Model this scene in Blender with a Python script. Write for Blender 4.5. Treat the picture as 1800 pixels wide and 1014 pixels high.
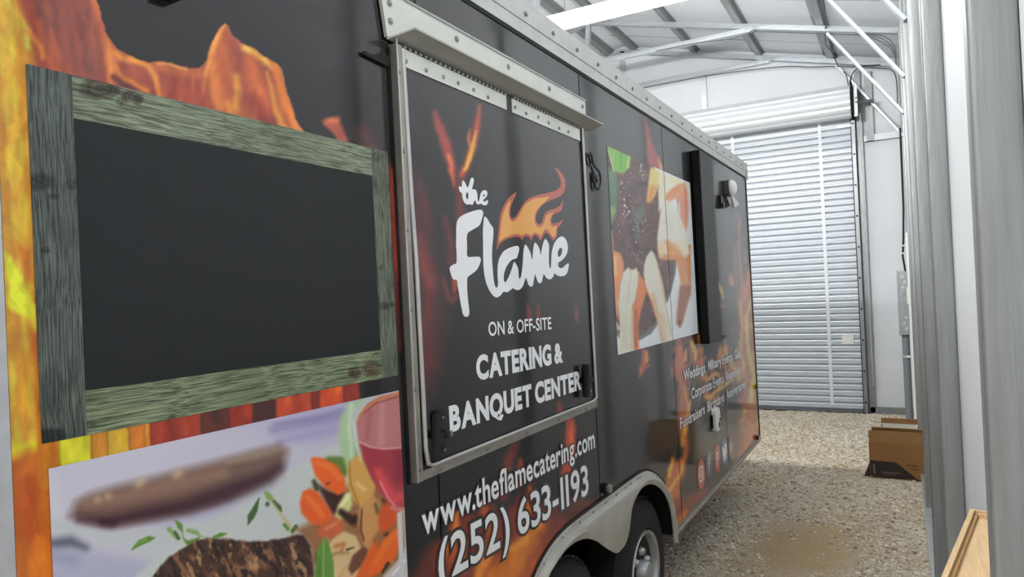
import bpy, bmesh, math, random
import numpy as np
from mathutils import Matrix, Vector
from mathutils.geometry import tessellate_polygon

for o in list(bpy.data.objects):
    bpy.data.objects.remove(o, do_unlink=True)
scene = bpy.context.scene
COL = scene.collection
R = random.Random(7)

# ------------------------------------------------------------------ camera
CAM_H = 1.62
FOCAL_PX = 1229.75
def view_rot(yaw, pitch, roll):
    cy, sy = math.cos(yaw), math.sin(yaw); cp, sp = math.cos(pitch), math.sin(pitch); cr, sr = math.cos(roll), math.sin(roll)
    Rz = np.array([[cy, sy, 0], [-sy, cy, 0], [0, 0, 1.0]])
    base = np.array([[1, 0, 0], [0, 0, -1], [0, 1, 0.0]])
    Rx = np.array([[1, 0, 0], [0, cp, -sp], [0, sp, cp]])
    Rr = np.array([[cr, -sr, 0], [sr, cr, 0], [0, 0, 1.0]])
    return Rr @ Rx @ base @ Rz
RB = view_rot(.506247, -.0173, -.038628)      # building axes -> camera axes
RT = view_rot(.508865, -.013149, -.051102)    # trailer axes  -> camera axes
cam = bpy.data.objects.new('camera', bpy.data.cameras.new('camera'))
COL.objects.link(cam)
cam.data.sensor_width = 36; cam.data.lens = 36 * FOCAL_PX / 1800
cam.data.clip_start = .02; cam.data.clip_end = 200
m = Matrix.Identity(4)
for i in range(3):
    m[i][0] = RB[0][i]; m[i][1] = -RB[1][i]; m[i][2] = -RB[2][i]
m.translation = (0, 0, CAM_H)
cam.matrix_world = m
scene.camera = cam
# ------------------------------------------------------------------ world, exposure
world = bpy.data.worlds.new('world'); scene.world = world; world.use_nodes = True
world.node_tree.nodes['Background'].inputs[0].default_value = (.8, .9, 1, 1)
world.node_tree.nodes['Background'].inputs[1].default_value = .3
scene.view_settings.view_transform = 'Standard'; scene.view_settings.look = 'None'
scene.view_settings.gamma = 1; scene.view_settings.use_curve_mapping = False
scene.view_settings.exposure = 0.36
# the visible tube, then an unseen one added to light the trailer side: (frame, left end, right end, height, emission strength)
TUBES = ((5.58, -2.70, -1.20, 4.03, 165.0), (-.35, -3.77, -1.39, 4.664, 250.0))

# ------------------------------------------------------------------ materials
def lin(c):
    c = np.asarray(c, float) / 255
    return np.where(c <= .04045, c / 12.92, ((c + .055) / 1.055) ** 2.4)
MATS = {}
def mat(name, rgb, rough=.5, metal=0, noise=0, nscale=20, bump=0, bscale=60, coat=0, stretch=None, spec=.5):
    if name in MATS: return MATS[name]
    M = bpy.data.materials.new(name); M.use_nodes = True; nt = M.node_tree; b = nt.nodes['Principled BSDF']
    col = tuple(lin(rgb)) + (1,)
    b.inputs['Base Color'].default_value = col; b.inputs['Roughness'].default_value = rough
    b.inputs['Metallic'].default_value = metal; b.inputs['Specular IOR Level'].default_value = spec
    if coat: b.inputs['Coat Weight'].default_value = coat; b.inputs['Coat Roughness'].default_value = .06
    if noise or bump:
        tc = nt.nodes.new('ShaderNodeTexCoord'); mp = nt.nodes.new('ShaderNodeMapping')
        nt.links.new(tc.outputs['Object'], mp.inputs[0])
        if stretch: mp.inputs['Scale'].default_value = stretch
    if noise:
        n = nt.nodes.new('ShaderNodeTexNoise'); n.inputs['Scale'].default_value = nscale; n.inputs['Detail'].default_value = 6
        nt.links.new(mp.outputs[0], n.inputs['Vector'])
        r = nt.nodes.new('ShaderNodeMapRange'); r.inputs[1].default_value = .3; r.inputs[2].default_value = .7
        r.inputs[3].default_value = 1 - noise; r.inputs[4].default_value = 1 + noise
        nt.links.new(n.outputs['Fac'], r.inputs[0])
        v = nt.nodes.new('ShaderNodeVectorMath'); v.operation = 'SCALE'; v.inputs[0].default_value = col[:3]
        nt.links.new(r.outputs[0], v.inputs['Scale']); nt.links.new(v.outputs[0], b.inputs['Base Color'])
    if bump:
        n2 = nt.nodes.new('ShaderNodeTexNoise'); n2.inputs['Scale'].default_value = bscale; n2.inputs['Detail'].default_value = 4
        nt.links.new(mp.outputs[0], n2.inputs['Vector'])
        bp = nt.nodes.new('ShaderNodeBump'); bp.inputs['Strength'].default_value = bump; bp.inputs['Distance'].default_value = .01
        nt.links.new(n2.outputs['Fac'], bp.inputs['Height']); nt.links.new(bp.outputs[0], b.inputs['Normal'])
    MATS[name] = M
    return M
def print_mat(name, rough=.3, coat=1, grain=None, coat_rough=.07):
    """printed vinyl: colour from the mesh's own print, under a glossy laminate"""
    if name in MATS: return MATS[name]
    M = bpy.data.materials.new(name); M.use_nodes = True; nt = M.node_tree; b = nt.nodes['Principled BSDF']
    a = nt.nodes.new('ShaderNodeVertexColor'); a.layer_name = 'print'
    out = a.outputs['Color']
    if grain:
        tc = nt.nodes.new('ShaderNodeTexCoord'); mp = nt.nodes.new('ShaderNodeMapping'); mp.inputs['Scale'].default_value = grain
        nt.links.new(tc.outputs['Object'], mp.inputs[0])
        # bend the grain a little
        w = nt.nodes.new('ShaderNodeTexNoise'); w.inputs['Scale'].default_value = 7; w.inputs['Detail'].default_value = 2
        nt.links.new(tc.outputs['Object'], w.inputs['Vector'])
        ad = nt.nodes.new('ShaderNodeVectorMath'); ad.operation = 'MULTIPLY_ADD'; ad.inputs[1].default_value = (3.2, 3.2, 3.2)
        nt.links.new(w.outputs['Color'], ad.inputs[0]); nt.links.new(mp.outputs[0], ad.inputs[2])
        n = nt.nodes.new('ShaderNodeTexNoise'); n.inputs['Scale'].default_value = 1; n.inputs['Detail'].default_value = 5; n.inputs['Roughness'].default_value = .65
        nt.links.new(ad.outputs[0], n.inputs['Vector'])
        r = nt.nodes.new('ShaderNodeMapRange'); r.inputs[1].default_value = .40; r.inputs[2].default_value = .60; r.inputs[3].default_value = .3; r.inputs[4].default_value = 1.32
        nt.links.new(n.outputs['Fac'], r.inputs[0])
        v = nt.nodes.new('ShaderNodeVectorMath'); v.operation = 'SCALE'
        nt.links.new(out, v.inputs[0]); nt.links.new(r.outputs[0], v.inputs['Scale']); out = v.outputs[0]
    nt.links.new(out, b.inputs['Base Color'])
    b.inputs['Roughness'].default_value = rough; b.inputs['Coat Weight'].default_value = coat; b.inputs['Coat Roughness'].default_value = coat_rough
    b.inputs['Specular IOR Level'].default_value = .1
    MATS[name] = M
    return M
def emit_mat(name, rgb, s):
    M = bpy.data.materials.new(name); M.use_nodes = True; b = M.node_tree.nodes['Principled BSDF']
    b.inputs['Base Color'].default_value = (.9, .9, .9, 1)
    b.inputs['Emission Color'].default_value = tuple(lin(rgb)) + (1,); b.inputs['Emission Strength'].default_value = s
    return M

GALV = mat('galvanized_steel', (150, 153, 153), .45, .6, .14, 9, .12, 40, stretch=(6, 6, .35))
GALVX = mat('galvanized_rail', (178, 183, 188), .42, .7, .12, 9, .1, 40, stretch=(.35, 6, 6))
GALVB = mat('bright_galvanized', (208, 213, 216), .35, .7, .1, 25)
INSUL = mat('white_insulation', (222, 224, 228), .55, 0, .03, 2, .25, 160)
INSULC = mat('roof_insulation', (228, 231, 236), .5, 0, .03, 2, .2, 20)
DOOR = mat('door_steel', (200, 206, 213), .4, .2, .05, 6, stretch=(1, 1, 8))
DRUM = mat('rolled_curtain_steel', (226, 230, 234), .35, .2, .04, 6)
WHITE = mat('white_plastic', (230, 230, 226), .4)
BLACKP = mat('black_plastic', (16, 16, 18), .35)
BLACKR = mat('black_rubber', (20, 20, 21), .75, 0, .25, 40, .2, 90)
DARK = mat('dark_void', (10, 10, 10), .9)
ALU = mat('aluminium_trim', (196, 196, 192), .38, .55, .07, 14, .05, 60)
ALUD = mat('brushed_aluminium', (160, 157, 148), .36, .7, .1, 20, .1, 80)
CHROME = mat('steel_screw', (150, 152, 152), .3, .9)
FENDER = mat('fender_aluminium', (190, 188, 180), .42, .45, .08, 10, .06, 60)
RIM = mat('silver_rim', (176, 180, 182), .35, .7, .08, 20)
CARD = mat('cardboard', (150, 108, 62), .85, 0, .07, 30)
CARDIN = mat('cardboard_inside', (162, 124, 78), .85, 0, .06, 30)
CARDBLK = mat('cardboard_black_print', (42, 32, 30), .6)
CARDGREY = mat('cardboard_grey_print', (118, 110, 104), .7)
PINE = mat('pine_wood', (204, 172, 128), .5, 0, .16, 6, .08, 40, stretch=(30, 2.5, 30))
PINED = mat('pine_groove', (160, 122, 76), .6, 0, .2, 8, stretch=(30, 2.5, 30))
CABLE = mat('grey_cable', (92, 94, 98), .6)
CONDUIT = mat('grey_pvc', (126, 129, 134), .55)
TXTW = mat('white_vinyl', (247, 249, 252), .35, coat=.6)
TXTK = mat('black_vinyl', (14, 13, 14), .35, coat=.8)

# ------------------------------------------------------------------ object helpers
def link(name, me, material, parent=None):
    o = bpy.data.objects.new(name, me); COL.objects.link(o)
    if material is not None and len(me.materials) == 0: me.materials.append(material)
    if parent is not None: o.parent = parent
    return o
def tag(o, label, cat, group=None):
    o['label'] = label; o['category'] = cat
    if group: o['group'] = group
    return o
def empty(name, loc, label=None, cat=None, group=None):
    o = bpy.data.objects.new(name, None); COL.objects.link(o); o.location = loc; o.empty_display_size = .1
    if label: tag(o, label, cat, group)
    return o
class MB:
    """collects shapes of ONE object"""
    def __init__(s): s.v = []; s.f = []
    def add(s, v, f):
        n = len(s.v); s.v += [tuple(map(float, p)) for p in v]; s.f += [tuple(i + n for i in q) for q in f]; return s
    def box(s, x0, x1, y0, y1, z0, z1, rot=None):
        v = [(x, y, z) for x in (x0, x1) for y in (y0, y1) for z in (z0, z1)]
        if rot is not None:
            c = Vector(((x0 + x1) / 2, (y0 + y1) / 2, (z0 + z1) / 2)); v = [tuple(rot @ (Vector(p) - c) + c) for p in v]
        return s.add(v, [(0, 1, 3, 2), (4, 6, 7, 5), (0, 4, 5, 1), (2, 3, 7, 6), (0, 2, 6, 4), (1, 5, 7, 3)])
    def bar(s, a, b, w, h, up=(0, 0, 1)):
        a = Vector(a); b = Vector(b); d = (b - a).normalized(); u = Vector(up)
        sx = d.cross(u).normalized(); uz = sx.cross(d).normalized()
        v = [p + sx * (i * w / 2) + uz * (j * h / 2) for p in (a, b) for i in (-1, 1) for j in (-1, 1)]
        return s.add(v, [(0, 1, 3, 2), (4, 6, 7, 5), (0, 4, 5, 1), (2, 3, 7, 6), (0, 2, 6, 4), (1, 5, 7, 3)])
    def tube(s, pts, r, n=8, closed=False):
        P = [Vector(p) for p in pts]; k = len(P); ring = []
        rr = r if hasattr(r, '__len__') else [r] * k
        for i, p in enumerate(P):
            if closed: d = (P[(i + 1) % k] - P[i - 1])
            else: d = P[min(i + 1, k - 1)] - P[max(i - 1, 0)]
            d.normalize(); u = Vector((0, 0, 1)) if abs(d.z) < .9 else Vector((0, 1, 0))
            a = d.cross(u).normalized(); b = a.cross(d)
            ring.append([p + (a * math.cos(t) + b * math.sin(t)) * rr[i] for t in [2 * math.pi * j / n for j in range(n)]])
        v = [q for rg in ring for q in rg]; f = []
        for i in range(k if closed else k - 1):
            i2 = (i + 1) % k
            for j in range(n):
                f.append((i * n + j, i * n + (j + 1) % n, i2 * n + (j + 1) % n, i2 * n + j))
        if not closed: f += [tuple(range(n))[::-1], tuple(range((k - 1) * n, k * n))]
        return s.add(v, f)
    def lathe(s, prof, c, axis='x', n=24):
        """prof: list of (along axis, radius)"""
        c = Vector(c); v = []; f = []
        for a, r in prof:
            for j in range(n):
                t = 2 * math.pi * j / n; p, q = r * math.cos(t), r * math.sin(t)
                v.append(c + {'x': Vector((a, p, q)), 'y': Vector((p, a, q)), 'z': Vector((p, q, a))}[axis])
        for i in range(len(prof) - 1):
            for j in range(n):
                f.append((i * n + j, i * n + (j + 1) % n, (i + 1) * n + (j + 1) % n, (i + 1) * n + j))
        f += [tuple(range(n))[::-1], tuple(range((len(prof) - 1) * n, len(prof) * n))]
        return s.add(v, f)
    def prism(s, poly, fn, d0, d1):
        """closed 2d polygon extruded; fn(u, v, d) -> xyz"""
        n = len(poly); v = [fn(u, w, d) for d in (d0, d1) for u, w in poly]
        f = [(i, (i + 1) % n, n + (i + 1) % n, n + i) for i in range(n)] + [tuple(range(n))[::-1], tuple(range(n, 2 * n))]
        return s.add(v, f)
    def plate(s, loops, x0, x1):
        """flat shape in the y,z plane with holes, from x0 up to x1; loops[0] outer, others holes"""
        vs = [[Vector((y, z, 0)) for y, z in L] for L in loops]
        tris = tessellate_polygon(vs); flat = [p for L in vs for p in L]; n = len(flat)
        v = [(x1, p.x, p.y) for p in flat] + [(x0, p.x, p.y) for p in flat]; f = []
        for t in tris:
            a, b, c = (flat[i] for i in t)
            ar = (b.x - a.x) * (c.y - a.y) - (b.y - a.y) * (c.x - a.x)
            if abs(ar) < 1e-12: continue
            f.append(t if ar > 0 else t[::-1])
        k = 0
        for L in vs:
            for i in range(len(L)):
                a, b = k + i, k + (i + 1) % len(L); f.append((a, b, b + n, a + n))
            k += len(L)
        return s.add(v, f)
    def build(s, name, material, parent=None, smooth=False, recalc=True, wrld=False):
        v = s.v; org = None
        if parent is None:
            a = np.array(v); org = Vector(((a[:, 0].min() + a[:, 0].max()) / 2, (a[:, 1].min() + a[:, 1].max()) / 2, a[:, 2].min()))
        elif wrld: org = parent.location.copy() if parent.parent is None else Vector((0, 0, 0))
        if org is not None: v = [(p[0] - org.x, p[1] - org.y, p[2] - org.z) for p in v]
        me = bpy.data.meshes.new(name); me.from_pydata(v, [], s.f)
        if recalc:
            bm = bmesh.new(); bm.from_mesh(me); bmesh.ops.recalc_face_normals(bm, faces=bm.faces); bm.to_mesh(me); bm.free()
        if smooth:
            me.polygons.foreach_set('use_smooth', [True] * len(me.polygons))
            me.set_sharp_from_angle(angle=math.radians(38))
        me.update()
        o = link(name, me, material, parent)
        if parent is None: o.location = org
        return o
def structure(o): o['kind'] = 'structure'; return o

# ================================================================== THE BUILDING
Y0, YE = -6.4, 10.19            # front and far end wall
XR, XL = .154, -7.25            # inside of the right and left wall sheets
PIN = .094                      # inner face of the right-hand posts
RIDGE_X = -3.55
def rafter_z(x): return 4.385 + .2535 * (PIN - x if x > RIDGE_X else x - (2 * RIDGE_X - PIN))
FRAMES = [-4.93, -3.40, -1.88, -.35, 1.17, 2.69, 4.22, 5.74, 7.27, 8.79, 10.12]

# floor: gravel
def vnoise(x, y, seed=0):
    xi = np.floor(x).astype(np.int64); yi = np.floor(y).astype(np.int64); fx = x - xi; fy = y - yi
    fx = fx * fx * (3 - 2 * fx); fy = fy * fy * (3 - 2 * fy)
    def h(a, b):
        n = (a * 374761393 + b * 668265263 + seed * 982451653) & 0xffffffff
        n = ((n ^ (n >> 13)) * 1274126177) & 0xffffffff
        return ((n ^ (n >> 16)) & 0xffff) / 65535.0
    return (h(xi, yi) * (1 - fx) + h(xi + 1, yi) * fx) * (1 - fy) + (h(xi, yi + 1) * (1 - fx) + h(xi + 1, yi + 1) * fx) * fy
def fbm(x, y, seed=0, o=4):
    t = 0; a = .5; 
    for i in range(o): t = t + a * vnoise(x * 2 ** i, y * 2 ** i, seed + i); a *= .5
    return t
def ground_z(x, y):
    x = np.asarray(x, float); y = np.asarray(y, float)
    return .035 * (fbm(x * 1.3, y * 1.3, 3) - .5) + .012 * (fbm(x * 9, y * 9, 5) - .5) - .012
def make_floor():
    xs = np.concatenate([np.linspace(XL - .2, -1.6, 24), np.arange(-1.57, XR + .06, .022)])
    ys = np.concatenate([np.linspace(Y0 - .2, 3.4, 40), np.arange(3.43, YE + .05, .026)])
    X, Y = np.meshgrid(xs, ys, indexing='ij'); Z = ground_z(X, Y) + .008 * (vnoise(X * 40, Y * 40, 9) - .5)
    v = np.stack([X, Y, Z], -1).reshape(-1, 3); ny = len(ys)
    i = np.arange(len(xs) - 1)[:, None] * ny + np.arange(ny - 1)[None]
    f = np.stack([i, i + ny, i + ny + 1, i + 1], -1).reshape(-1, 4)
    me = bpy.data.meshes.new('floor'); me.from_pydata(v.tolist(), [], f.tolist()); me.update()
    me.polygons.foreach_set('use_smooth', [True] * len(me.polygons))
    M = bpy.data.materials.new('gravel_ground'); M.use_nodes = True; nt = M.node_tree; b = nt.nodes['Principled BSDF']
    tc = nt.nodes.new('ShaderNodeTexCoord')
    n = nt.nodes.new('ShaderNodeTexNoise'); n.inputs['Scale'].default_value = 55; n.inputs['Detail'].default_value = 8; n.inputs['Roughness'].default_value = .7
    n2 = nt.nodes.new('ShaderNodeTexNoise'); n2.inputs['Scale'].default_value = 1.3; n2.inputs['Detail'].default_value = 3
    vo = nt.nodes.new('ShaderNodeTexVoronoi'); vo.inputs['Scale'].default_value = 45
    for q in (n, n2, vo): nt.links.new(tc.outputs['Object'], q.inputs['Vector'])
    cr = nt.nodes.new('ShaderNodeValToRGB'); nt.links.new(n.outputs['Fac'], cr.inputs[0])
    cr.color_ramp.elements[0].position = .25; cr.color_ramp.elements[0].color = tuple(lin((150, 134, 110))) + (1,)
    cr.color_ramp.elements[1].position = .68; cr.color_ramp.elements[1].color = tuple(lin((240, 230, 213))) + (1,)
    mx = nt.nodes.new('ShaderNodeMix'); mx.data_type = 'RGBA'; mx.inputs[7].default_value = tuple(lin((196, 174, 138))) + (1,)
    r = nt.nodes.new('ShaderNodeMapRange'); r.inputs[1].default_value = .5; r.inputs[2].default_value = .66; r.inputs[4].default_value = .75
    nt.links.new(n2.outputs['Fac'], r.inputs[0]); nt.links.new(r.outputs[0], mx.inputs[0]); nt.links.new(cr.outputs[0], mx.inputs[6])
    # patch of bare sand beside the trailer
    ds = nt.nodes.new('ShaderNodeVectorMath'); ds.operation = 'DISTANCE'; ds.inputs[1].default_value = (-.62 / .36, 4.72 / .55, 0)
    sm = nt.nodes.new('ShaderNodeMapping'); sm.inputs['Scale'].default_value = (1 / .36, 1 / .55, 0); nt.links.new(tc.outputs['Object'], sm.inputs[0]); nt.links.new(sm.outputs[0], ds.inputs[0])
    n3 = nt.nodes.new('ShaderNodeTexNoise'); n3.inputs['Scale'].default_value = 6; n3.inputs['Detail'].default_value = 5; nt.links.new(tc.outputs['Object'], n3.inputs['Vector'])
    sa = nt.nodes.new('ShaderNodeMath'); sa.operation = 'MULTIPLY_ADD'; sa.inputs[1].default_value = .9; nt.links.new(n3.outputs['Fac'], sa.inputs[0]); nt.links.new(ds.outputs['Value'], sa.inputs[2])
    sr = nt.nodes.new('ShaderNodeMapRange'); sr.inputs[1].default_value = 1.8; sr.inputs[2].default_value = .95; nt.links.new(sa.outputs[0], sr.inputs[0])
    m2 = nt.nodes.new('ShaderNodeMix'); m2.data_type = 'RGBA'; m2.inputs[7].default_value = tuple(lin((192, 170, 134))) + (1,)
    nt.links.new(sr.outputs[0], m2.inputs[0]); nt.links.new(mx.outputs[2], m2.inputs[6])
    nt.links.new(m2.outputs[2], b.inputs['Base Color']); b.inputs['Roughness'].default_value = .95; b.inputs['Specular IOR Level'].default_value = .15
    bp = nt.nodes.new('ShaderNodeBump'); bp.inputs['Strength'].default_value = .9; bp.inputs['Distance'].default_value = .016
    nt.links.new(vo.outputs['Distance'], bp.inputs['Height']); nt.links.new(bp.outputs[0], b.inputs['Normal'])
    return structure(link('floor', me, M))
floor = make_floor()
def make_stones():
    t = (1 + 5 ** .5) / 2
    iv = np.array([(-1, t, 0), (1, t, 0), (-1, -t, 0), (1, -t, 0), (0, -1, t), (0, 1, t), (0, -1, -t), (0, 1, -t), (t, 0, -1), (t, 0, 1), (-t, 0, -1), (-t, 0, 1)], float)
    iv /= np.linalg.norm(iv[0])
    itri = np.array([(0, 11, 5), (0, 5, 1), (0, 1, 7), (0, 7, 10), (0, 10, 11), (1, 5, 9), (5, 11, 4), (11, 10, 2), (10, 7, 6), (7, 1, 8), (3, 9, 4), (3, 4, 2), (3, 2, 6), (3, 6, 8), (3, 8, 9), (4, 9, 5), (2, 4, 11), (6, 2, 10), (8, 6, 7), (9, 8, 1)])
    g = np.random.default_rng(4); n = 44000
    x = g.uniform(-1.75, XR - .07, n); y = 3.3 + (YE - 3.4) * g.random(n) ** .8
    keep = (((x + .62) / .36) ** 2 + ((y - 4.75) / .62) ** 2 + (fbm(x * 6, y * 6, 21) - .5) * 2.2 + .55 * g.random(n)) > 1
    keep &= (fbm(x * 2.2, y * 2.2, 31) + .25 * g.random(n)) > .42
    x, y = x[keep], y[keep]; n = len(x)
    s = .004 + .013 * g.random(n) ** 3
    a = g.uniform(0, 6.28, n); sc = np.stack([s * g.uniform(.7, 1.5, n), s * g.uniform(.6, 1.1, n), s * g.uniform(.35, .75, n)], 1)
    V = iv[None] * g.uniform(.75, 1.2, (n, 12, 1)) * sc[:, None]
    c, q = np.cos(a)[:, None], np.sin(a)[:, None]
    P = np.stack([V[..., 0] * c - V[..., 1] * q + x[:, None], V[..., 0] * q + V[..., 1] * c + y[:, None], V[..., 2] + (ground_z(x, y) + .25 * sc[:, 2])[:, None]], -1)
    f = (itri[None] + 12 * np.arange(n)[:, None, None]).reshape(-1, 3)
    me = bpy.data.meshes.new('gravel_stones'); me.from_pydata(P.reshape(-1, 3).tolist(), [], f.tolist()); me.update()
    M = bpy.data.materials.new('gravel_stone'); M.use_nodes = True; nt = M.node_tree; b = nt.nodes['Principled BSDF']
    ge = nt.nodes.new('ShaderNodeNewGeometry'); cr = nt.nodes.new('ShaderNodeValToRGB'); nt.links.new(ge.outputs['Random Per Island'], cr.inputs[0])
    e = cr.color_ramp.elements; e[0].color = tuple(lin((154, 140, 118))) + (1,); e[1].color = tuple(lin((244, 236, 220))) + (1,)
    k = e.new(.5); k.color = tuple(lin((212, 201, 181))) + (1,)
    nt.links.new(cr.outputs[0], b.inputs['Base Color']); b.inputs['Roughness'].default_value = .9
    o = link('gravel_stones', me, M, floor); o['kind'] = 'stuff'
make_stones()

# walls and roof sheets
def sheet(name, *boxes, m=INSUL):
    b = MB()
    for q in boxes: b.box(*q)
    return structure(b.build(name, m))
wall_right = sheet('wall_right', (XR, XR + .05, Y0, YE, -.05, 4.56), m=mat('white_wall_insulation', (216, 219, 223), .55, 0, .03, 2, .25, 160))
wall_left = sheet('wall_left', (XL - .05, XL, Y0, YE, -.05, 4.56))
wall_front = sheet('wall_front', (XL, XR, Y0 - .05, Y0, -.05, 5.6))
wall_back = sheet('wall_back', (XL, XR, YE, YE + .05, -.05, 5.6))
def slope_sheet():
    b = MB(); up = .125
    for xa, xb in ((XR + .2, RIDGE_X), (RIDGE_X, XL - .2)):
        za, zb = rafter_z(xa) + up, rafter_z(xb) + up
        if xa == RIDGE_X: za = rafter_z(RIDGE_X + 1e-6) + up
        if xb == RIDGE_X: zb = rafter_z(RIDGE_X + 1e-6) + up
        b.add([(xa, Y0, za), (xb, Y0, zb), (xb, YE + .05, zb), (xa, YE + .05, za), (xa, Y0, za + .05), (xb, Y0, zb + .05), (xb, YE + .05, zb + .05), (xa, YE + .05, za + .05)],
              [(0, 1, 2, 3), (7, 6, 5, 4), (0, 4, 5, 1), (2, 6, 7, 3), (0, 3, 7, 4), (1, 5, 6, 2)])
    return structure(b.build('ceiling', INSULC))
ceiling = slope_sheet()
def seams():
    k = 0
    for y in (8.1, 9.62, 6.6):
        b = MB(); up = .119
        b.bar((XR, y, rafter_z(XR) + up), (RIDGE_X, y, rafter_z(RIDGE_X + 1e-6) + up), .01, .006)
        b.build('insulation_seam', mat('seam_tape', (168, 170, 174), .6), ceiling, wrld=True)
seams()

# base rails
for nm, a in (('trim_1', (.082, XR, Y0, YE, -.02, .055)),):
    structure(MB().box(*a).build(nm, GALVB))
structure(MB().box(-.4, .08, YE - .06, YE, -.02, .07).build('trim_2', GALV))

# frames: posts, rafters, collar tie, king post, knee braces
FRAME_LABEL = {1.17: 'galvanized steel frame whose wide grey post fills the right edge', 2.69: 'galvanized steel frame with second nearest post, left of the white wall strip',
               4.22: 'galvanized steel frame with third nearest post along the right wall', 5.74: 'galvanized steel frame whose knee brace is cut by the top edge',
               7.27: 'galvanized steel frame carrying the lit tube light', 8.79: 'galvanized steel frame just before the gable, with long knee brace and collar tie',
               10.12: 'galvanized steel end frame against the white gable wall above the rolling door'}
FB = {-4.93: 'farthest behind the camera', -3.40: 'third behind the camera', -1.88: 'second behind the camera', -.35: 'beside the trailer front, just behind the camera'}
for y in FRAMES:
    lab = FRAME_LABEL.get(y, 'galvanized steel frame ' + FB.get(y, ''))
    t = empty('steel_frame', (PIN + .03, y, 0), lab, 'steel frame', 'steel frames of the building')
    h = .03
    def part(nm, b, m=GALV): return b.build(nm, m, t, wrld=True)
    # post: square tube with rounded long edges
    for sx, x0, x1 in ((1, PIN, XR), (-1, XL, XL + .06)):
        prof = []; r = .009
        for cx_, cy_, a0 in ((x1 - r, h - r, 0), (x0 + r, h - r, 90), (x0 + r, -h + r, 180), (x1 - r, -h + r, 270)):
            for k in range(4):
                a = math.radians(a0 + 30 * k); prof.append((cx_ + r * math.cos(a), y + cy_ + r * math.sin(a)))
        b = MB(); b.prism(prof, lambda u, v, d: (u, v, d), 0.0 if abs(sx) else 0, 4.46)
        o = b.build('post', GALV, t, wrld=True, smooth=True)
    zr = rafter_z(RIDGE_X + 1e-6)
    for xa, xb in ((PIN, RIDGE_X), (XL + .06, RIDGE_X)):
        part('rafter', MB().bar((xa, y, rafter_z(xa) + .03), (xb, y, zr + .03), .06, .06), GALVX)
    if y != 1.17 and y > 0 or y < 0:
        part('collar_tie', MB().box(-5.72, -1.44, y - .035, y + .035, 4.745, 4.80), GALVB)
        part('king_post', MB().bar((RIDGE_X - .03, y, 4.80), (RIDGE_X + .02, y, zr + .02), .06, .06, up=(0, 1, 0)), GALVB)
        for xx in (-1.46, -5.70):
            part('bracket', MB().box(xx - .05, xx + .05, y - .045, y + .045, 4.755, rafter_z(xx) + .01), GALVB)
    for s_, xx in ((1, PIN), (-1, XL + .06)):
        a = Vector((xx + .02 * s_, y - .042, 3.50)); b2 = Vector((xx - .70 * s_, y - .042, 4.53))
        kb = MB(); kb.bar(a, b2, .022, .06, up=(0, -1, 0)); kb.bar(a + Vector((-.012 * s_, -.014, -.012)), b2 + Vector((-.012 * s_, -.014, -.012)), .006, .075, up=(0, -1, 0))
        d = (b2 - a).normalized(); 
        part('knee_brace', kb, GALVB)

# purlins (hat channels) under the roof sheets
PUR = [('by the right wall', -.68, .11), ('second from the right wall', -1.58, .1), ('third from the right wall', -2.46, .1), ('just right of the ridge', -3.37, .1),
       ('just left of the ridge', -3.76, .1), ('beyond the ridge, over the trailer', -4.65, .1), ('second beyond the ridge', -5.55, .1), ('near the left wall', -6.45, .1)]
for lab, x, w in PUR:
    dz = rafter_z(x) + .06
    s_ = -.2535 if x > RIDGE_X else .2535
    b = MB(); hw = w / 2
    prof = [(-hw - .03, .058), (-hw, .058), (-hw * .72, .004), (hw * .72, .004), (hw, .058), (hw + .03, .058), (hw + .03, .064), (-hw - .03, .064)]
    b.prism(prof, lambda u, v, d: (x + u, d, dz + v + s_ * u), Y0, YE)
    tag(b.build('roof_purlin', GALV), 'long grey steel hat channel under the roof, ' + lab, 'purlin', 'roof purlins')

# gable framing
def stud(name, x, w, z0, z1, lab, m=GALV, dy=.06):
    tag(MB().box(x - w / 2, x + w / 2, YE - dy, YE - .001, z0, z1).build(name, m), lab, 'stud', 'gable framing')
stud('gable_stud', -2.345, .07, 4.15, 4.74, 'short grey gable stud standing above the rolled door curtain', GALVB)
stud('gable_stud', -.375, .065, 0, 4.44, 'tall grey stud right beside the rolling door track')
stud('gable_stud', -.255, .085, 3.50, 4.40, 'short grey stud between the door track and the corner')
tag(MB().box(-.33, PIN, YE - .05, YE - .001, 3.50, 3.58).build('wall_girt', GALVX), 'horizontal grey girt right of the rolling door top', 'girt')

# ------------------------------------------------------------------ rolling door
door = structure(empty('door_1', (-2.05, YE - .09, 0)))
DX0, DX1, SLAT = -3.62, -.475, .083
prof = [(.008, .0), (.008, .012), (-.010, .0135), (-.018, .020), (-.022, .030), (-.022, .044), (-.017, .049), (-.022, .054), (-.022, .068), (-.019, .078), (-.010, .0828), (.008, .0829)]
sv = []; 
for x in (DX0, DX1): sv += [(x + 2.05, p[0], p[1]) for p in prof]
np_ = len(prof)
sf = [(i, i + 1, np_ + i + 1, np_ + i) for i in range(np_ - 1)]
sme = bpy.data.meshes.new('slat'); sme.from_pydata(sv, [], sf)
bm = bmesh.new(); bm.from_mesh(sme); bmesh.ops.solidify(bm, geom=bm.faces[:], thickness=.002); bmesh.ops.recalc_face_normals(bm, faces=bm.faces); bm.to_mesh(sme); bm.free()
for k in range(46):
    o = link('slat', sme, DOOR, door); o.location = (0, 0, .03 + k * SLAT)
MB().box(DX0, DX1, YE - .115, YE - .075, .0, .03).build('bottom_bar', mat('door_bottom_bar', (120, 124, 128), .5, .5), door, wrld=True)
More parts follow.
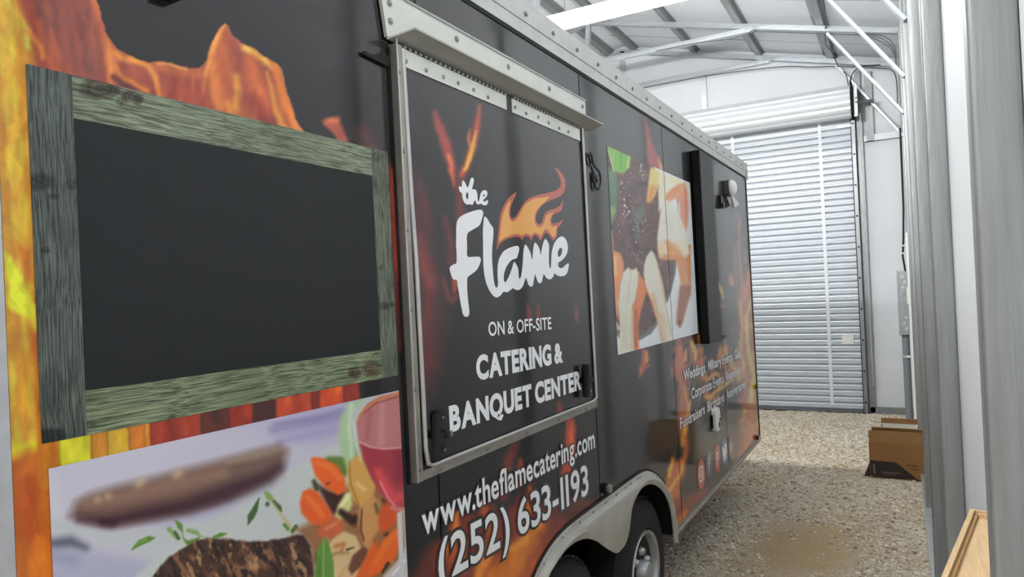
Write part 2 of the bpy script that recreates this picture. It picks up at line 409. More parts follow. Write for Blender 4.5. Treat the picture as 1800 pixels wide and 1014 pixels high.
for x in (-.845, -1.968, -3.09):
    b = MB()
    for k in range(46):
        z = .09 + k * SLAT
        if z < 3.84: b.box(x - .021, x + .021, YE - .1185, YE - .111, z, z + SLAT - .001)
    b.build('strap', mat('door_strap', (226, 230, 234), .5, .1), door, wrld=True)
# rolled curtain drum
b = MB(); n = 48; pr = []
for j in range(n):
    a = 2 * math.pi * j / n; r = .205 - (.014 if j % 4 == 0 else 0) + (.003 if j % 4 == 2 else 0)
    pr.append((r * math.cos(a), r * math.sin(a)))
b.prism(pr, lambda u, v, d: (d, YE - .27 + u, 3.99 + v), -3.58, -.45)
b.build('curtain_roll', DRUM, door, wrld=True)
b = MB(); b.box(-.445, -.425, YE - .46, YE - .04, 3.80, 4.20); b.build('drum_bracket', DARK, door, wrld=True)
b = MB(); b.box(-.415, -.375, YE - .36, YE - .30, 3.78, 4.17); b.lathe([(-.012, .05), (.012, .05)], (-.385, YE - .33, 3.98)); b.build('chain_hoist', GALVB, door, wrld=True)
b = MB(); b.box(-.33, -.2, YE - .2, YE - .16, 3.97, 3.99); b.tube([(-.36, YE - .2, 3.98), (-.19, YE - .2, 3.98)], .022); b.build('hoist_axle', CHROME, door, wrld=True)
# tracks with bolts
tr = MB(); tr.box(-.468, -.425, YE - .135, YE - .06, 0, 3.78).build('door_track', mat('track_steel', (150, 154, 158), .4, .6), door, wrld=True)
MB().box(-.478, -.469, YE - .13, YE - .07, 0, 3.78).build('track_seal', BLACKR, door, wrld=True)
MB().box(-3.66, -3.62, YE - .135, YE - .06, 0, 3.78).build('door_track', mat('track_steel', (150, 154, 158), .4, .6), door, wrld=True)
for k in range(10):
    b = MB(); b.lathe([(0, .012), (-.006, .012), (-.010, .006)], (-.447, YE - .135, .14 + k * .40), 'y', 10); b.build('track_bolt', BLACKP, door, wrld=True)
b = MB(); b.box(-.62, -.47, YE - .15, YE - .12, 3.70, 3.725); b.build('stop_bracket', GALVB, door, wrld=True)
# white pull plate
b = MB(); r = .018; pts = []
for cx_, cz_, a0 in ((.05, .04, 0), (-.05, .04, 90), (-.05, -.04, 180), (.05, -.04, 270)):
    for k in range(4):
        a = math.radians(a0 + 30 * k); pts.append((cx_ + r * math.cos(a), cz_ + r * math.sin(a)))
b.prism(pts, lambda u, v, d: (-.622 + u, d, .945 + v), YE - .114, YE - .124); b.build('pull_plate', WHITE, door, wrld=True)
# hand chain: links as one countless run
b = MB(); z = 3.80; k = 0
while z > .36:
    x = -.352 + .004 * math.sin(z * 5); y = YE - .33 + .19 * (3.8 - z) / 3.5; a = math.pi / 2 * (k % 2) + .4
    P = [(x + .0085 * math.cos(t) * math.cos(a), y + .0085 * math.cos(t) * math.sin(a), z + .019 * math.sin(t)) for t in [2 * math.pi * j / 6 for j in range(6)]]
    b.tube(P, .0032, 4, True); z -= .029; k += 1
ch = b.build('hand_chain', mat('chain_steel', (214, 216, 218), .3, .6)); tag(ch, 'long steel hand chain hanging beside the rolling door', 'chain'); ch['kind'] = 'stuff'

# ------------------------------------------------------------------ hanging tube light, plus an added fill tube out of view
HOUS = mat('fixture_housing', (214, 217, 220), .45)
for i, (y, xa, xb, tz_, power) in enumerate(TUBES):
    LIT = emit_mat('lit_tube', (247, 248, 246), power)
    lab = 'long lit white tube light hanging across the roof above the trailer' if i == 0 else 'added fill tube light above the near end of the trailer, out of view'
    t = empty('tube_light', ((xa + xb) / 2, y, tz_ + .05), lab, 'light', 'ceiling tube lights')
    MB().box(xa - .03, xb + .03, y - .04, y + .04, tz_ + .05, tz_ + .078).build('housing', HOUS, t, wrld=True)
    b = MB(); b.tube([(xa, y, tz_), (xb, y, tz_)], .056, 16); b.build('tube', LIT, t, wrld=True, smooth=True)
    for x in (xa - .02, xb + .02): MB().box(x - .012, x + .012, y - .06, y + .06, tz_ - .064, tz_ + .0495).build('end_cap', HOUS, t, wrld=True)
    for x in (-2.46, -1.58):
        if tz_ < 4.5: b = MB(); b.tube([(x, y, tz_ + .07), (x, y, rafter_z(x) + .062)], .004, 6); b.build('hanger_wire', CHROME, t, wrld=True)

# ------------------------------------------------------------------ cables and electrical
def cable(pts, r, name, lab, m=CABLE):
    P = [Vector(p) for p in pts]; out = []
    for i in range(len(P) - 1):
        p0, p1, p2, p3 = P[max(i - 1, 0)], P[i], P[i + 1], P[min(i + 2, len(P) - 1)]
        for k in range(6):
            t = k / 6; out.append(.5 * ((2 * p1) + (p2 - p0) * t + (2 * p0 - 5 * p1 + 4 * p2 - p3) * t * t + (3 * p1 - p0 - 3 * p2 + p3) * t ** 3))
    out.append(P[-1]); b = MB(); b.tube(out, r, 6)
    return tag(b.build(name, m, smooth=True), lab, 'cable', 'cables under the roof')
ye = YE - .14
cable([(.07, ye - .02, 3.9), (.05, ye, 4.30), (-.15, ye, 4.40), (-.55, ye, 4.50), (-.9, ye, 4.56), (-1.3, ye, 4.64), (-2.2, ye, 4.70), (-3.3, ye, 4.70)], .007, 'roof_cable', 'grey cable looping along the gable rafter to the corner')
cable([(-.10, ye, 4.43), (-.30, ye, 4.45), (-.40, ye - .02, 4.40), (-.45, ye - .02, 4.30), (-.455, ye - .02, 4.22)], .007, 'roof_cable', 'dark cable dropping into the small junction box', BLACKR)
cable([(-.62, 8.72, 4.60), (-.66, 9.2, 4.56), (-.63, 9.7, 4.60), (-.58, ye, 4.50), (-.50, ye - .02, 4.38), (-.475, ye - .02, 4.22)], .007, 'roof_cable', 'grey cable crossing between the last two rafters down to the junction box')
cable([(-.62, 6.2, 4.66), (-.60, 7.2, 4.645), (-.58, 8.0, 4.65), (-.61, 8.72, 4.60)], .008, 'roof_cable', 'grey cable running along the purlin by the right wall')
cable([(-1.36, 8.74, 4.73), (-1.7, 8.74, 4.70), (-2.1, 8.74, 4.735), (-2.6, 8.74, 4.74)], .006, 'roof_cable', 'thin cable sagging under the second collar tie')
cable([(-.2, 8.75, 4.42), (-.7, 8.75, 4.55), (-1.2, 8.75, 4.68), (-1.45, 8.75, 4.735)], .006, 'roof_cable', 'thin cable under the rafter right of the collar tie bracket')
for i in range(3):
    cable([(PIN - .03, 8.72, 4.02 + .03 * i), (PIN - .035 - .02 * i, 8.72, 4.22), (-.02 - .05 * i, 8.72, 4.35), (-.15 - .05 * i, 8.72, 4.41), (-.32, 8.72, 4.45)], .006, 'roof_cable', ('lowest', 'middle', 'topmost')[i] + ' of three cables curving from rafter to right wall post')
tag(MB().box(-.535, -.425, YE - .17, YE - .1, 4.07, 4.215).build('junction_box', GALVB), 'small square grey junction box above the rolling door corner', 'junction box')

# electrical panel on the right wall with conduit
ey = 9.15
t = empty('electrical_panel', (.05, ey, 0), 'grey steel electrical box on the right wall above a thick pipe', 'electrical box')
b = MB(); b.box(-.012, PIN - .004, ey - .19, ey + .19, 1.07, 1.78); b.build('enclosure', mat('panel_steel', (176, 180, 184), .35, .6, .15, 30), t, wrld=True)
MB().box(-.030, -.013, ey - .195, ey + .195, 1.06, 1.79).build('panel_door', mat('panel_steel2', (170, 173, 178), .4, .5), t, wrld=True)
for z in (1.14, 1.20, 1.26, 1.60, 1.66, 1.72):
    b = MB(); b.lathe([(0, .020), (-.003, .018), (-.003, .008)], (.025 + .02 * ((z * 50) % 2), ey - .19, z), 'y', 12); b.build('knockout', GALVB, t, wrld=True)
b = MB(); b.tube([(.030, ey - .12, .0), (.030, ey - .12, 1.07)], .038, 14); b.build('conduit_pipe', CONDUIT, t, wrld=True, smooth=True)
b = MB(); b.tube([(.03, ey - .16, .82), (.14, ey - .16, .82)], .016, 8); b.box(-.015, .075, ey - .168, ey - .09, .805, .835); b.build('pipe_clamp', GALVB, t, wrld=True)
b = MB(); b.tube([(.06, ey - .1, 1.77), (.04, ey - .1, 1.95), (.055, ey - .1, 2.15), (.07, ey - .1, 2.5), (.075, ey - .1, 3.4)], .010, 8); b.build('service_cable', BLACKR, t, wrld=True)
b = MB(); b.box(.02, .085, ey - .13, ey - .07, 2.06, 2.075); b.box(.03, .06, ey - .13, ey - .08, 1.975, 1.99); b.build('cable_clip', WHITE, t, wrld=True)
tag(MB().box(PIN - .022, PIN - .001, ey - .62, ey - .56, .05, 2.18).build('white_trim_board', WHITE), 'narrow white upright strip beside the electrical box pipe', 'trim strip')
tag(MB().box(PIN - .035, PIN - .002, 8.755, 8.825, 1.42, 1.60).build('white_switch_plate', WHITE), 'small white plate on the post near the electrical box', 'plate')

# ------------------------------------------------------------------ cardboard boxes by the right wall
def carton(name, lab, loc, ang, w, d, h, outer, has_print, flap_front, flaps):
    t = empty(name, loc, lab, 'cardboard box', 'open cardboard boxes by the right wall'); t.rotation_euler.z = ang
    th = .006
    b = MB(); b.box(-w / 2, w / 2, -d / 2, -d / 2 + th, 0, h); b.build('front_wall', outer, t)
    MB().box(-w / 2, w / 2, d / 2 - th, d / 2, 0, h).build('back_wall', outer, t)
    MB().box(-w / 2, -w / 2 + th, -d / 2 + th, d / 2 - th, 0, h).build('side_wall', outer, t)
    MB().box(w / 2 - th, w / 2, -d / 2 + th, d / 2 - th, 0, h).build('side_wall', outer, t)
    MB().box(-w / 2, w / 2, -d / 2, d / 2, 0, th).build('base', outer, t)
    for (sx, sy, ln, tilt) in flaps:
        b = MB(); 
        if sy:
            a0 = (0, sy * (d / 2 - th / 2), h); e = Vector((0, sy * math.sin(tilt), math.cos(tilt))) * ln
            c = [(-w / 2 + .003, a0[1], h), (w / 2 - .003, a0[1], h)]
        else:
            a0 = (sx * (w / 2 - th / 2), 0, h); e = Vector((sx * math.sin(tilt), 0, math.cos(tilt))) * ln
            c = [(a0[0], -d / 2 + .01, h), (a0[0], d / 2 - .01, h)]
        c = [Vector(p) for p in c]; nrm = (c[1] - c[0]).cross(e).normalized() * (th * .5)
        q = [c[0], c[1], c[1] + e, c[0] + e]; v = [p + nrm for p in q] + [p - nrm for p in q]
        b.add(v, [(0, 1, 2, 3), (7, 6, 5, 4), (0, 4, 5, 1), (1, 5, 6, 2), (2, 6, 7, 3), (3, 7, 4, 0)])
        b.build('flap', CARDIN if name == 'cardboard_box' else CARD, t)
    return t
carton('cardboard_box', 'brown cardboard box with black printed corner, nearest of the two boxes', (-.085, 6.86, .0), -.05, .40, .30, .30, CARD, True, 0, [(0, -1, .095, .12), (-1, 0, .0001, 0)][:1] + [(0, 1, .09, -.5)])
cb = bpy.context.scene.objects['cardboard_box']
b = MB(); w = .40
b.prism([(-w / 2 + .004, .006), (w / 2 - .045, .006), (-.0, .135), (-w / 2 + .004, .138)], lambda u, v, d: (u, d, v), -.1512, -.1504); b.build('black_print', CARDBLK, cb)
b = MB(); b.prism([(-.175, .03), (-.16, .03), (-.16, .105), (-.175, .105)], lambda u, v, d: (u, d, v), -.1520, -.1512)
b.box(-.105, .03, -.1520, -.1512, .042, .050); b.box(-.105, .0, -.1520, -.1512, .028, .034); b.build('grey_print', CARDGREY, cb)
b = MB(); b.box(.07, .105, -.1512, -.1504, .115, .122); b.box(.13, .165, -.1512, -.1504, .115, .122); b.box(.10, .165, -.1512, -.1504, .085, .091)
b.prism([(.125 + .014 * math.cos(math.radians(a)), .118 + .014 * math.sin(math.radians(a))) for a in range(50, 311, 20)] + [(.122 + .007 * math.cos(math.radians(a)), .118 + .009 * math.sin(math.radians(a))) for a in range(300, 40, -20)], lambda u, v, d: (u, d, v), -.1512, -.1504)
b.build('logo_print', CARDBLK, cb)
# torn lower-left flap standing out on the ground
b = MB(); b.add([(-.2, -.15, .12), (-.2, -.13, .12), (-.245, -.165, .0), (-.2, -.15, 0), (-.22, -.1, 0)], [(0, 2, 3), (0, 1, 4, 2), (2, 4, 3), (0, 3, 4, 1)]); b.build('torn_flap', CARDBLK, cb)
WCARD = mat('white_cardboard', (206, 202, 194), .8)
carton('white_carton', 'white and brown carton standing behind the brown box', (-.068, 7.30, .0), -.05, .30, .24, .34, WCARD, False, 0, [(0, 1, .05, -.15)])
wc = bpy.context.scene.objects['white_carton']
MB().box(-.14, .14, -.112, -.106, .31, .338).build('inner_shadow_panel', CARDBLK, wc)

# ------------------------------------------------------------------ wooden framed top at lower right
t = empty('wooden_stand', (.07, 1.55, 0), 'pale pine stand with raised rim top, behind the nearest steel post', 'wooden stand')
tz = CAM_H - .50
def wpt(px, py, z):
    v = RB.T @ np.array([(px - 900) / FOCAL_PX, (py - 507) / FOCAL_PX, 1]); k = (z - CAM_H) / v[2]; return Vector((v[0] * k, v[1] * k, z))
A = wpt(1705, 894, tz); B_ = wpt(1654, 1014, tz); dY = (B_ - A).normalized(); dX = Vector((-dY.y, dY.x, 0)); dX = dX if dX.x > 0 else -dX
LN = max(.1, (A.y - 1.225) / -dY.y)
def wq(u, v, z): p = A + dX * u + dY * v; return (p.x, p.y, z)
def umax(v): return (.150 - (A + dY * v).x) / dX.x
def wbox(b, u0, u1, v0, v1, z0, z1):
    v = [wq(u if u is not None else umax(w_), w_, z) for u in (u0, u1) for w_ in (v0, v1) for z in (z0, z1)]
    return b.add(v, [(0, 1, 3, 2), (4, 6, 7, 5), (0, 4, 5, 1), (2, 3, 7, 6), (0, 2, 6, 4), (1, 5, 7, 3)])
b = MB(); wbox(b, .016, None, .018, LN - .01, tz - .05, tz - .012); b.build('top_panel', PINE, t, wrld=True)
b = MB(); wbox(b, 0, .009, 0, LN, tz - .06, tz); b.build('rim', PINE, t, wrld=True)
b = MB(); wbox(b, .009, .016, .008, LN - .006, tz - .055, tz - .006); b.build('rim_step', PINED, t, wrld=True)
b = MB(); wbox(b, .009, None, 0, .008, tz - .06, tz); b.build('rim', PINE, t, wrld=True)
b = MB(); wbox(b, .016, None, .008, .018, tz - .05, tz - .005); b.build('rim_step', PINE, t, wrld=True)
for u, v in ((.010, .03), (.010, LN - .05), (.06, LN - .05)):
    b = MB(); wbox(b, u, u + .02, v, v + .02, 0, tz - .05); b.build('leg', PINE, t, wrld=True)

#@@TRAILER@@
# ================================================================== THE TRAILER
DIST = 1.1                                   # trailer side stands this far left of the camera
MT = RB.T @ RT                               # the trailer leans a little on its springs
org = np.array([0, 0, CAM_H]) + MT @ np.array([-DIST, 0, -CAM_H])
trailer = empty('food_trailer', tuple(org), 'black food trailer wrapped with printed flames, food photos and white lettering', 'food trailer')
trailer.rotation_euler = Matrix([list(r) for r in MT]).to_euler()
def S(px, py, off=0.0):
    """point of the photographed trailer side -> (y, z) on the side, off metres proud of it"""
    v = RT.T @ np.array([(px - 900) / FOCAL_PX, (py - 507) / FOCAL_PX, 1.0]); k = -(DIST - off) / v[0]
    return float(v[1] * k), float(v[2] * k + CAM_H)
def PX(y, z, off=0.0):
    """inverse of S for arrays: where a print position was measured"""
    c = np.stack([np.full_like(y, -DIST + off), y, z - CAM_H], -1) @ RT.T
    return 900 + FOCAL_PX * c[..., 0] / c[..., 2], 507 + FOCAL_PX * c[..., 1] / c[..., 2]
def tp(nm, b, m, parent=None, **k): return b.build(nm, m, parent or trailer, **k)

# ------------------------------------------------------------------ print tools (colour of flat vinyl print)
class Print:
    def __init__(s, X, Y, base):
        s.X = X; s.Y = Y; s.C = np.empty(X.shape + (3,)); s.C[:] = base
    def warp(s, amp, sc, seed=1):
        s.X = s.X + amp * (fbm(s.X / sc, s.Y / sc, seed) - .47) * 2; s.Y = s.Y + amp * (fbm(s.X / sc + 50, s.Y / sc, seed + 7) - .47) * 2
    def _mix(s, m, a, col):
        c = np.asarray(col, float)
        s.C[m] += (c - s.C[m]) * a[:, None]
    def poly(s, pts, col, soft=2., a=1.):
        p = np.array(pts, float); lo = p.min(0) - soft * 2; hi = p.max(0) + soft * 2
        m = (s.X > lo[0]) & (s.X < hi[0]) & (s.Y > lo[1]) & (s.Y < hi[1])
        if not m.any(): return
        x, y = s.X[m], s.Y[m]; d = np.full(x.shape, 1e9); ins = np.zeros(x.shape, bool); q = np.roll(p, -1, 0)
        for (x0, y0), (x1, y1) in zip(p, q):
            dx, dy = x1 - x0, y1 - y0; t = np.clip(((x - x0) * dx + (y - y0) * dy) / (dx * dx + dy * dy + 1e-9), 0, 1)
            d = np.minimum(d, (x - x0 - t * dx) ** 2 + (y - y0 - t * dy) ** 2)
            if y0 != y1: ins ^= ((y0 > y) != (y1 > y)) & (x < dx * (y - y0) / dy + x0)
        d = np.sqrt(d); d = np.where(ins, d, -d)
        s._mix(m, a * np.clip(.5 + d / (2 * soft), 0, 1), col)
    def stroke(s, pts, col, soft=3., a=1.):
        p = np.array(pts, float); R_ = p[:, 2].max() + soft
        lo = p[:, :2].min(0) - R_; hi = p[:, :2].max(0) + R_
        m = (s.X > lo[0]) & (s.X < hi[0]) & (s.Y > lo[1]) & (s.Y < hi[1])
        if not m.any(): return
        x, y = s.X[m], s.Y[m]; e = np.full(x.shape, -1e9)
        if len(p) == 1: p = np.vstack([p, p + [.01, 0, 0]])
        for (x0, y0, r0), (x1, y1, r1) in zip(p[:-1], p[1:]):
            dx, dy = x1 - x0, y1 - y0; t = np.clip(((x - x0) * dx + (y - y0) * dy) / (dx * dx + dy * dy + 1e-9), 0, 1)
            e = np.maximum(e, r0 + (r1 - r0) * t - np.hypot(x - x0 - t * dx, y - y0 - t * dy))
        k = np.clip(.5 + e / (2 * soft), 0, 1); k = k * k * (3 - 2 * k)
        s._mix(m, a * k, col)
    def speck(s, pts, col, sc, thr, seed=3, a=1., soft=2, st=(1, 1)):
        """noise-thresholded flecks inside a polygon"""
        C0 = s.C.copy(); s.poly(pts, col, soft, a)
        n = fbm(s.X / sc * st[0], s.Y / sc * st[1], seed, 3); k = np.clip((n - thr) / .08, 0, 1)[..., None]
        s.C = C0 + (s.C - C0) * k
PRINT_GAIN = 1.0
def print_grid(name, y0, y1, z0, z1, off, painter, material, parent, step=2.2, thick=0, cut=None, stepz=None):
    """a sheet in the plane of the trailer side, meshed finely enough to carry its print"""
    zc = (z0 + z1) / 2
    xa, _ = PX(np.array([y0]), np.array([zc]), off); xb, _ = PX(np.array([y1]), np.array([zc]), off)
    xs = np.linspace(xa[0], xb[0], max(3, int(abs(xb[0] - xa[0]) / step)))
    def y_of(px):
        lo, hi = y0 - .05, y1 + .05
        for _ in range(40):
            md = (lo + hi) / 2
            if PX(np.array([md]), np.array([zc]), off)[0][0] < px: lo = md
            else: hi = md
        return lo
    ys = np.array([y_of(p) for p in xs]); ys[0] = y0; ys[-1] = y1
    zv0 = max(z0, min(zat(y, 1040, off) for y in (y0, y1)))
    zv1 = min(z1, max(zat(y, -26, off) for y in (y0, y1)))
    p0 = PX(np.array([y0]), np.array([zc]), off)[1][0]; p1 = PX(np.array([y0]), np.array([zc + .1]), off)[1][0]
    dz = (stepz or step) / (abs(p1 - p0) / .1)
    zs = list(np.linspace(zv0, zv1, max(3, int((zv1 - zv0) / dz))))
    if zv0 > z0 + 1e-4: zs = list(np.linspace(z0, zv0, 12)[:-1]) + zs
    if zv1 < z1 - 1e-4: zs = zs + list(np.linspace(zv1, z1, 12)[1:])
    zs = np.array(zs)
    Y, Z = np.meshgrid(ys, zs, indexing='ij'); X, Yp = PX(Y, Z, off)
    C = painter(X, Yp, Y, Z)
    n = len(zs); v = np.stack([np.full(Y.shape, off), Y, Z], -1).reshape(-1, 3)
    i = (np.arange(len(ys) - 1)[:, None] * n + np.arange(n - 1)[None])
    f = np.stack([i, i + n, i + n + 1, i + 1], -1).reshape(-1, 4)
    if cut is not None:
        c = v[f].mean(1); f = f[~cut(c[:, 1], c[:, 2])]
    vl = v.tolist(); fl = f.tolist(); nc = len(vl)
    if thick:      # folded edge down to the surface behind
        bnd = [j * n for j in range(len(ys))] + [(len(ys) - 1) * n + k for k in range(1, n)] + [j * n + n - 1 for j in range(len(ys) - 2, -1, -1)] + [k for k in range(n - 2, 0, -1)]
        m_ = len(vl); vl += [[off - thick, v[q][1], v[q][2]] for q in bnd]
        fl += [[bnd[k], m_ + k, m_ + (k + 1) % len(bnd), bnd[(k + 1) % len(bnd)]] for k in range(len(bnd))]
        C = np.vstack([C.reshape(-1, 3), C.reshape(-1, 3)[bnd]])
    else: C = C.reshape(-1, 3)
    me = bpy.data.meshes.new(name); me.from_pydata(vl, [], fl); me.update()
    ca = me.color_attributes.new('print', 'FLOAT_COLOR', 'POINT')
    L = np.clip(lin(np.clip(C, 0, 255)) * PRINT_GAIN, 0, .92)
    ca.data.foreach_set('color', np.hstack([L, np.ones((len(L), 1))]).astype(np.float32).ravel())
    return link(name, me, material, parent)
def zat(y, py, off):
    lo, hi = -1., 5.
    for _ in range(40):
        md = (lo + hi) / 2
        if PX(np.array([y]), np.array([md]), off)[1][0] > py: lo = md
        else: hi = md
    return lo
def jit(C, amp, X, Y, sc, seed, st=(1, 1)):
    return C + ((fbm(X / sc * st[0], Y / sc * st[1], seed) - .47) * 2 * amp)[..., None]

# ------------------------------------------------------------------ the flame wrap
def wrap_paint(X, Y, y_, z_):
    p = Print(X, Y, (23, 23, 26)); X0, Y0_ = X, Y
    sm = np.clip((fbm(X / 120, Y / 90, 61) - .45) * 3, 0, 1) * np.clip((X - 540) / 60, 0, 1) * np.clip((330 - Y) / 120, 0, 1) * np.clip((760 - X) / 60, 0, 1)
    p.C += (np.array([52, 52, 55]) - p.C) * (sm * .7)[..., None]
    p.warp(4, 22, 5)
    soft = lambda L, c, f=3., a=1.: p.stroke(L, c, f * 1.35 + .5, min(1, a * 1.05))
    # --- front of the trailer: tall flames over the chalkboard
    edge = [(150, -260), (160, -90), (172, 0), (180, 35), (190, 65), (205, 85), (230, 98), (262, 110), (280, 107), (300, 109), (335, 120), (350, 118), (362, 105), (372, 75), (385, 50), (396, 40),
            (403, 45), (410, 62), (425, 75), (445, 82), (465, 98), (488, 112), (495, 120), (503, 150), (512, 185), (520, 210), (537, 232), (552, 262)]
    flame_area = [(-400, -260)] + edge + [(540, 330), (300, 420), (-400, 420)]
    dark = p.C.copy(); q = Print(p.X, p.Y, (0., 0., 0.)); q.poly(flame_area, (1, 1, 1), 1.5); inside = q.C[..., :1]
    p.poly(flame_area, (154, 70, 56), 3)
    for a, b_, c in ((0, 28, (196, 98, 62)),):
        soft([(x, y, 9) for x, y in edge], (196, 100, 64), 11, .7)
    soft([(100, -40, 26), (112, 40, 24), (118, 80, 20), (150, 130, 30)], (142, 72, 62), 22, .85)
    soft([(72, -20, 7), (74, 20, 9), (88, 45, 10)], (92, 62, 60), 8, .8)
    soft([(150, 20, 9), (160, 60, 14), (158, 110, 16)], (118, 66, 60), 12, .8)
    soft([(66, 40, 6), (84, 75, 10), (100, 110, 14), (110, 140, 16)], (186, 92, 56), 10, .85)
    soft([(168, 0, 5), (180, 45, 6), (190, 80, 9), (197, 115, 9), (196, 145, 7)], (214, 116, 68), 6, .9)
    soft([(184, 60, 2), (192, 100, 5), (195, 140, 4)], (232, 140, 66), 4, .8)
    # thin wisps inside the tall flames
    for k in range(34):
        x0 = 205 + 320 * ((k * .618) % 1); y0 = 70 + 130 * ((k * .37) % 1); d_ = 10 * math.sin(k * 2.1)
        c = [(222, 128, 66), (176, 72, 52), (240, 160, 72), (132, 52, 46), (206, 106, 58)][k % 5]
        soft([(x0, y0, .6), (x0 + d_ * .5, y0 + 26, 3.2), (x0 + d_, y0 + 60, 1)], c, 3.5, .55)
    for k in range(14):
        x0 = 70 + 110 * ((k * .618) % 1); y0 = -20 + 110 * ((k * .41) % 1)
        soft([(x0, y0, 1), (x0 + 8, y0 + 36, 5), (x0 + 12, y0 + 80, 1)], [(176, 84, 62), (118, 60, 58), (190, 96, 62)][k % 3], 6, .5)
    # loops
    soft([(228, 128, 16), (236, 132, 16)], (176, 84, 60), 7, .9)
    soft([(200, 92, 3), (212, 100, 5), (236, 104, 5), (258, 114, 5), (270, 128, 5), (278, 148, 5), (284, 172, 5)], (234, 146, 62), 4, .95)
    soft([(204, 118, 4), (212, 132, 4), (232, 146, 5), (258, 158, 5)], (224, 132, 56), 4, .9)
    soft([(200, 136, 5), (214, 148, 4), (240, 158, 3)], (92, 44, 46), 4, .85)
    soft([(282, 118, 8), (318, 124, 10), (345, 130, 8)], (214, 112, 62), 8, .7)
    soft([(280, 112, 2), (300, 112, 2.5), (330, 122, 2)], (238, 168, 88), 2.5, .8)
    soft([(310, 160, 22), (345, 172, 20)], (164, 66, 48), 14, .8)
    # tall tongue
    soft([(392, 60, 12), (388, 110, 20), (400, 170, 22), (420, 210, 22)], (198, 98, 54), 14, .85)
    soft([(394, 44, 3), (378, 72, 5), (368, 106, 5), (362, 130, 3)], (244, 162, 72), 4, .95)
    soft([(372, 110, 5), (378, 150, 7), (384, 190, 7)], (232, 134, 60), 6, .8)
    soft([(430, 82, 5), (446, 92, 8), (462, 104, 7), (478, 118, 4)], (250, 190, 76), 5, .95)
    soft([(440, 110, 14), (452, 150, 14), (470, 190, 12)], (222, 112, 56), 10, .8)
    soft([(484, 116, 8), (494, 150, 10), (504, 190, 9), (520, 222, 8), (538, 246, 7)], (238, 134, 52), 7, .95)
    soft([(470, 128, 2), (478, 160, 3), (486, 196, 5), (500, 226, 5)], (248, 164, 62), 4, .85)
    soft([(415, 135, 6), (418, 165, 7), (414, 190, 6)], (244, 166, 66), 6, .9)
    soft([(446, 170, 8), (460, 200, 9), (470, 225, 8)], (150, 52, 42), 8, .8)
    soft([(400, 185, 6), (408, 215, 8)], (238, 150, 60), 6, .7)
    p.C = np.where((p.Y < 330)[..., None], dark + (p.C - dark) * inside, p.C)
    p.poly([(566, 212), (580, 208), (595, 206), (604, 226), (614, 252), (630, 290), (600, 280), (590, 240)], (200, 92, 68), 4, .9)
    soft([(574, 212, 3), (594, 212, 3)], (232, 126, 66), 4, .8)
    soft([(640, 236, 14), (652, 262, 14)], (112, 52, 54), 14, .7); soft([(660, 268, 6), (655, 290, 8)], (140, 60, 58), 8, .6)
    # left edge column: yellow and orange
    p.poly([(-80, -260), (10, -60), (30, 0), (52, 60), (60, 110), (56, 250), (70, 500), (80, 800), (100, 1100), (-80, 1100)], (214, 156, 48), 9)
    soft([(2, -60, 5), (14, 0, 5), (28, 28, 9), (42, 58, 9), (47, 80, 6)], (220, 218, 86), 4)
    soft([(46, 55, 3), (60, 68, 4), (70, 82, 4), (74, 100, 3)], (228, 146, 62), 5, .9)
    for k in range(46):
        y0 = -40 + 20 * k; x0 = -6 + 46 * ((k * .618) % 1) + y0 * .04
        c = [(226, 206, 62), (204, 138, 40), (232, 182, 58), (196, 124, 38), (222, 212, 60)][k % 5]
        soft([(x0, y0, 3), (x0 + 3, y0 + 34, 6), (x0 + 4, y0 + 70, 2)], c, 5, .65)
    p.poly([(8, 440), (22, 455), (48, 505), (62, 540), (58, 565), (14, 540)], (224, 222, 52), 4)
    p.poly([(28, 425), (56, 440), (60, 500), (46, 490)], (204, 116, 40), 6, .9)
    p.poly([(52, 575), (70, 585), (74, 640), (56, 640)], (206, 110, 40), 6, .9)
    soft([(20, 600, 7), (40, 640, 9), (42, 720, 9)], (226, 158, 42), 8, .8)
    # strip between board and dinner photo: coarse coloured blocks
    p.poly([(0, 775), (72, 775), (72, 800), (60, 812), (0, 812)], (222, 206, 44), 7)
    p.poly([(0, 812), (100, 775), (110, 1100), (0, 1100)], (204, 104, 32), 10, .95)
    p.stroke([(50, 850, 16), (46, 900, 18), (52, 940, 12)], (186, 78, 28), 12, .8); p.stroke([(72, 950, 10), (60, 1000, 14)], (228, 126, 38), 9, .85)
    p.X, p.Y = X0 + (p.X - X0) * .5, Y0_ + (p.Y - Y0_) * .5
    band = [(60, 99, (204, 122, 34)), (99, 156, (212, 206, 40)), (156, 184, (212, 140, 38)), (184, 222, (226, 180, 44)), (222, 250, (214, 122, 34)), (250, 261, (230, 144, 40)), (261, 350, (166, 58, 38)),
            (350, 400, (98, 42, 36)), (400, 442, (154, 46, 32)), (442, 482, (74, 36, 34)), (482, 546, (198, 72, 38)), (546, 560, (134, 44, 32)), (560, 602, (218, 78, 32)), (602, 632, (150, 46, 32)), (632, 730, (36, 30, 33))]
    for x0, x1, c in band: p.poly([(x0, 640), (x1, 640), (x1 + 8, 860), (x0 + 8, 860)], c, 3)
    for k, (x, y) in enumerate(((320, 740), (375, 722), (300, 752), (430, 712), (500, 690), (520, 700), (585, 672), (120, 792), (200, 772), (240, 762))):
        p.stroke([(x, y - 12, 5), (x + 6, y + 14, 8)], [(188, 74, 42), (60, 34, 34), (134, 42, 32), (196, 66, 36), (226, 98, 44), (170, 54, 34), (238, 104, 40), (228, 218, 60), (238, 200, 60), (226, 136, 40)][k], 7, .7)
    p.X, p.Y = X0, Y0_; p.warp(4, 24, 15)
    # right of the board: red strip beside the hatch
    p.stroke([(684, 290, 3), (694, 350, 10), (702, 430, 13), (708, 520, 12), (712, 610, 10)], (140, 46, 42), 12, .95)
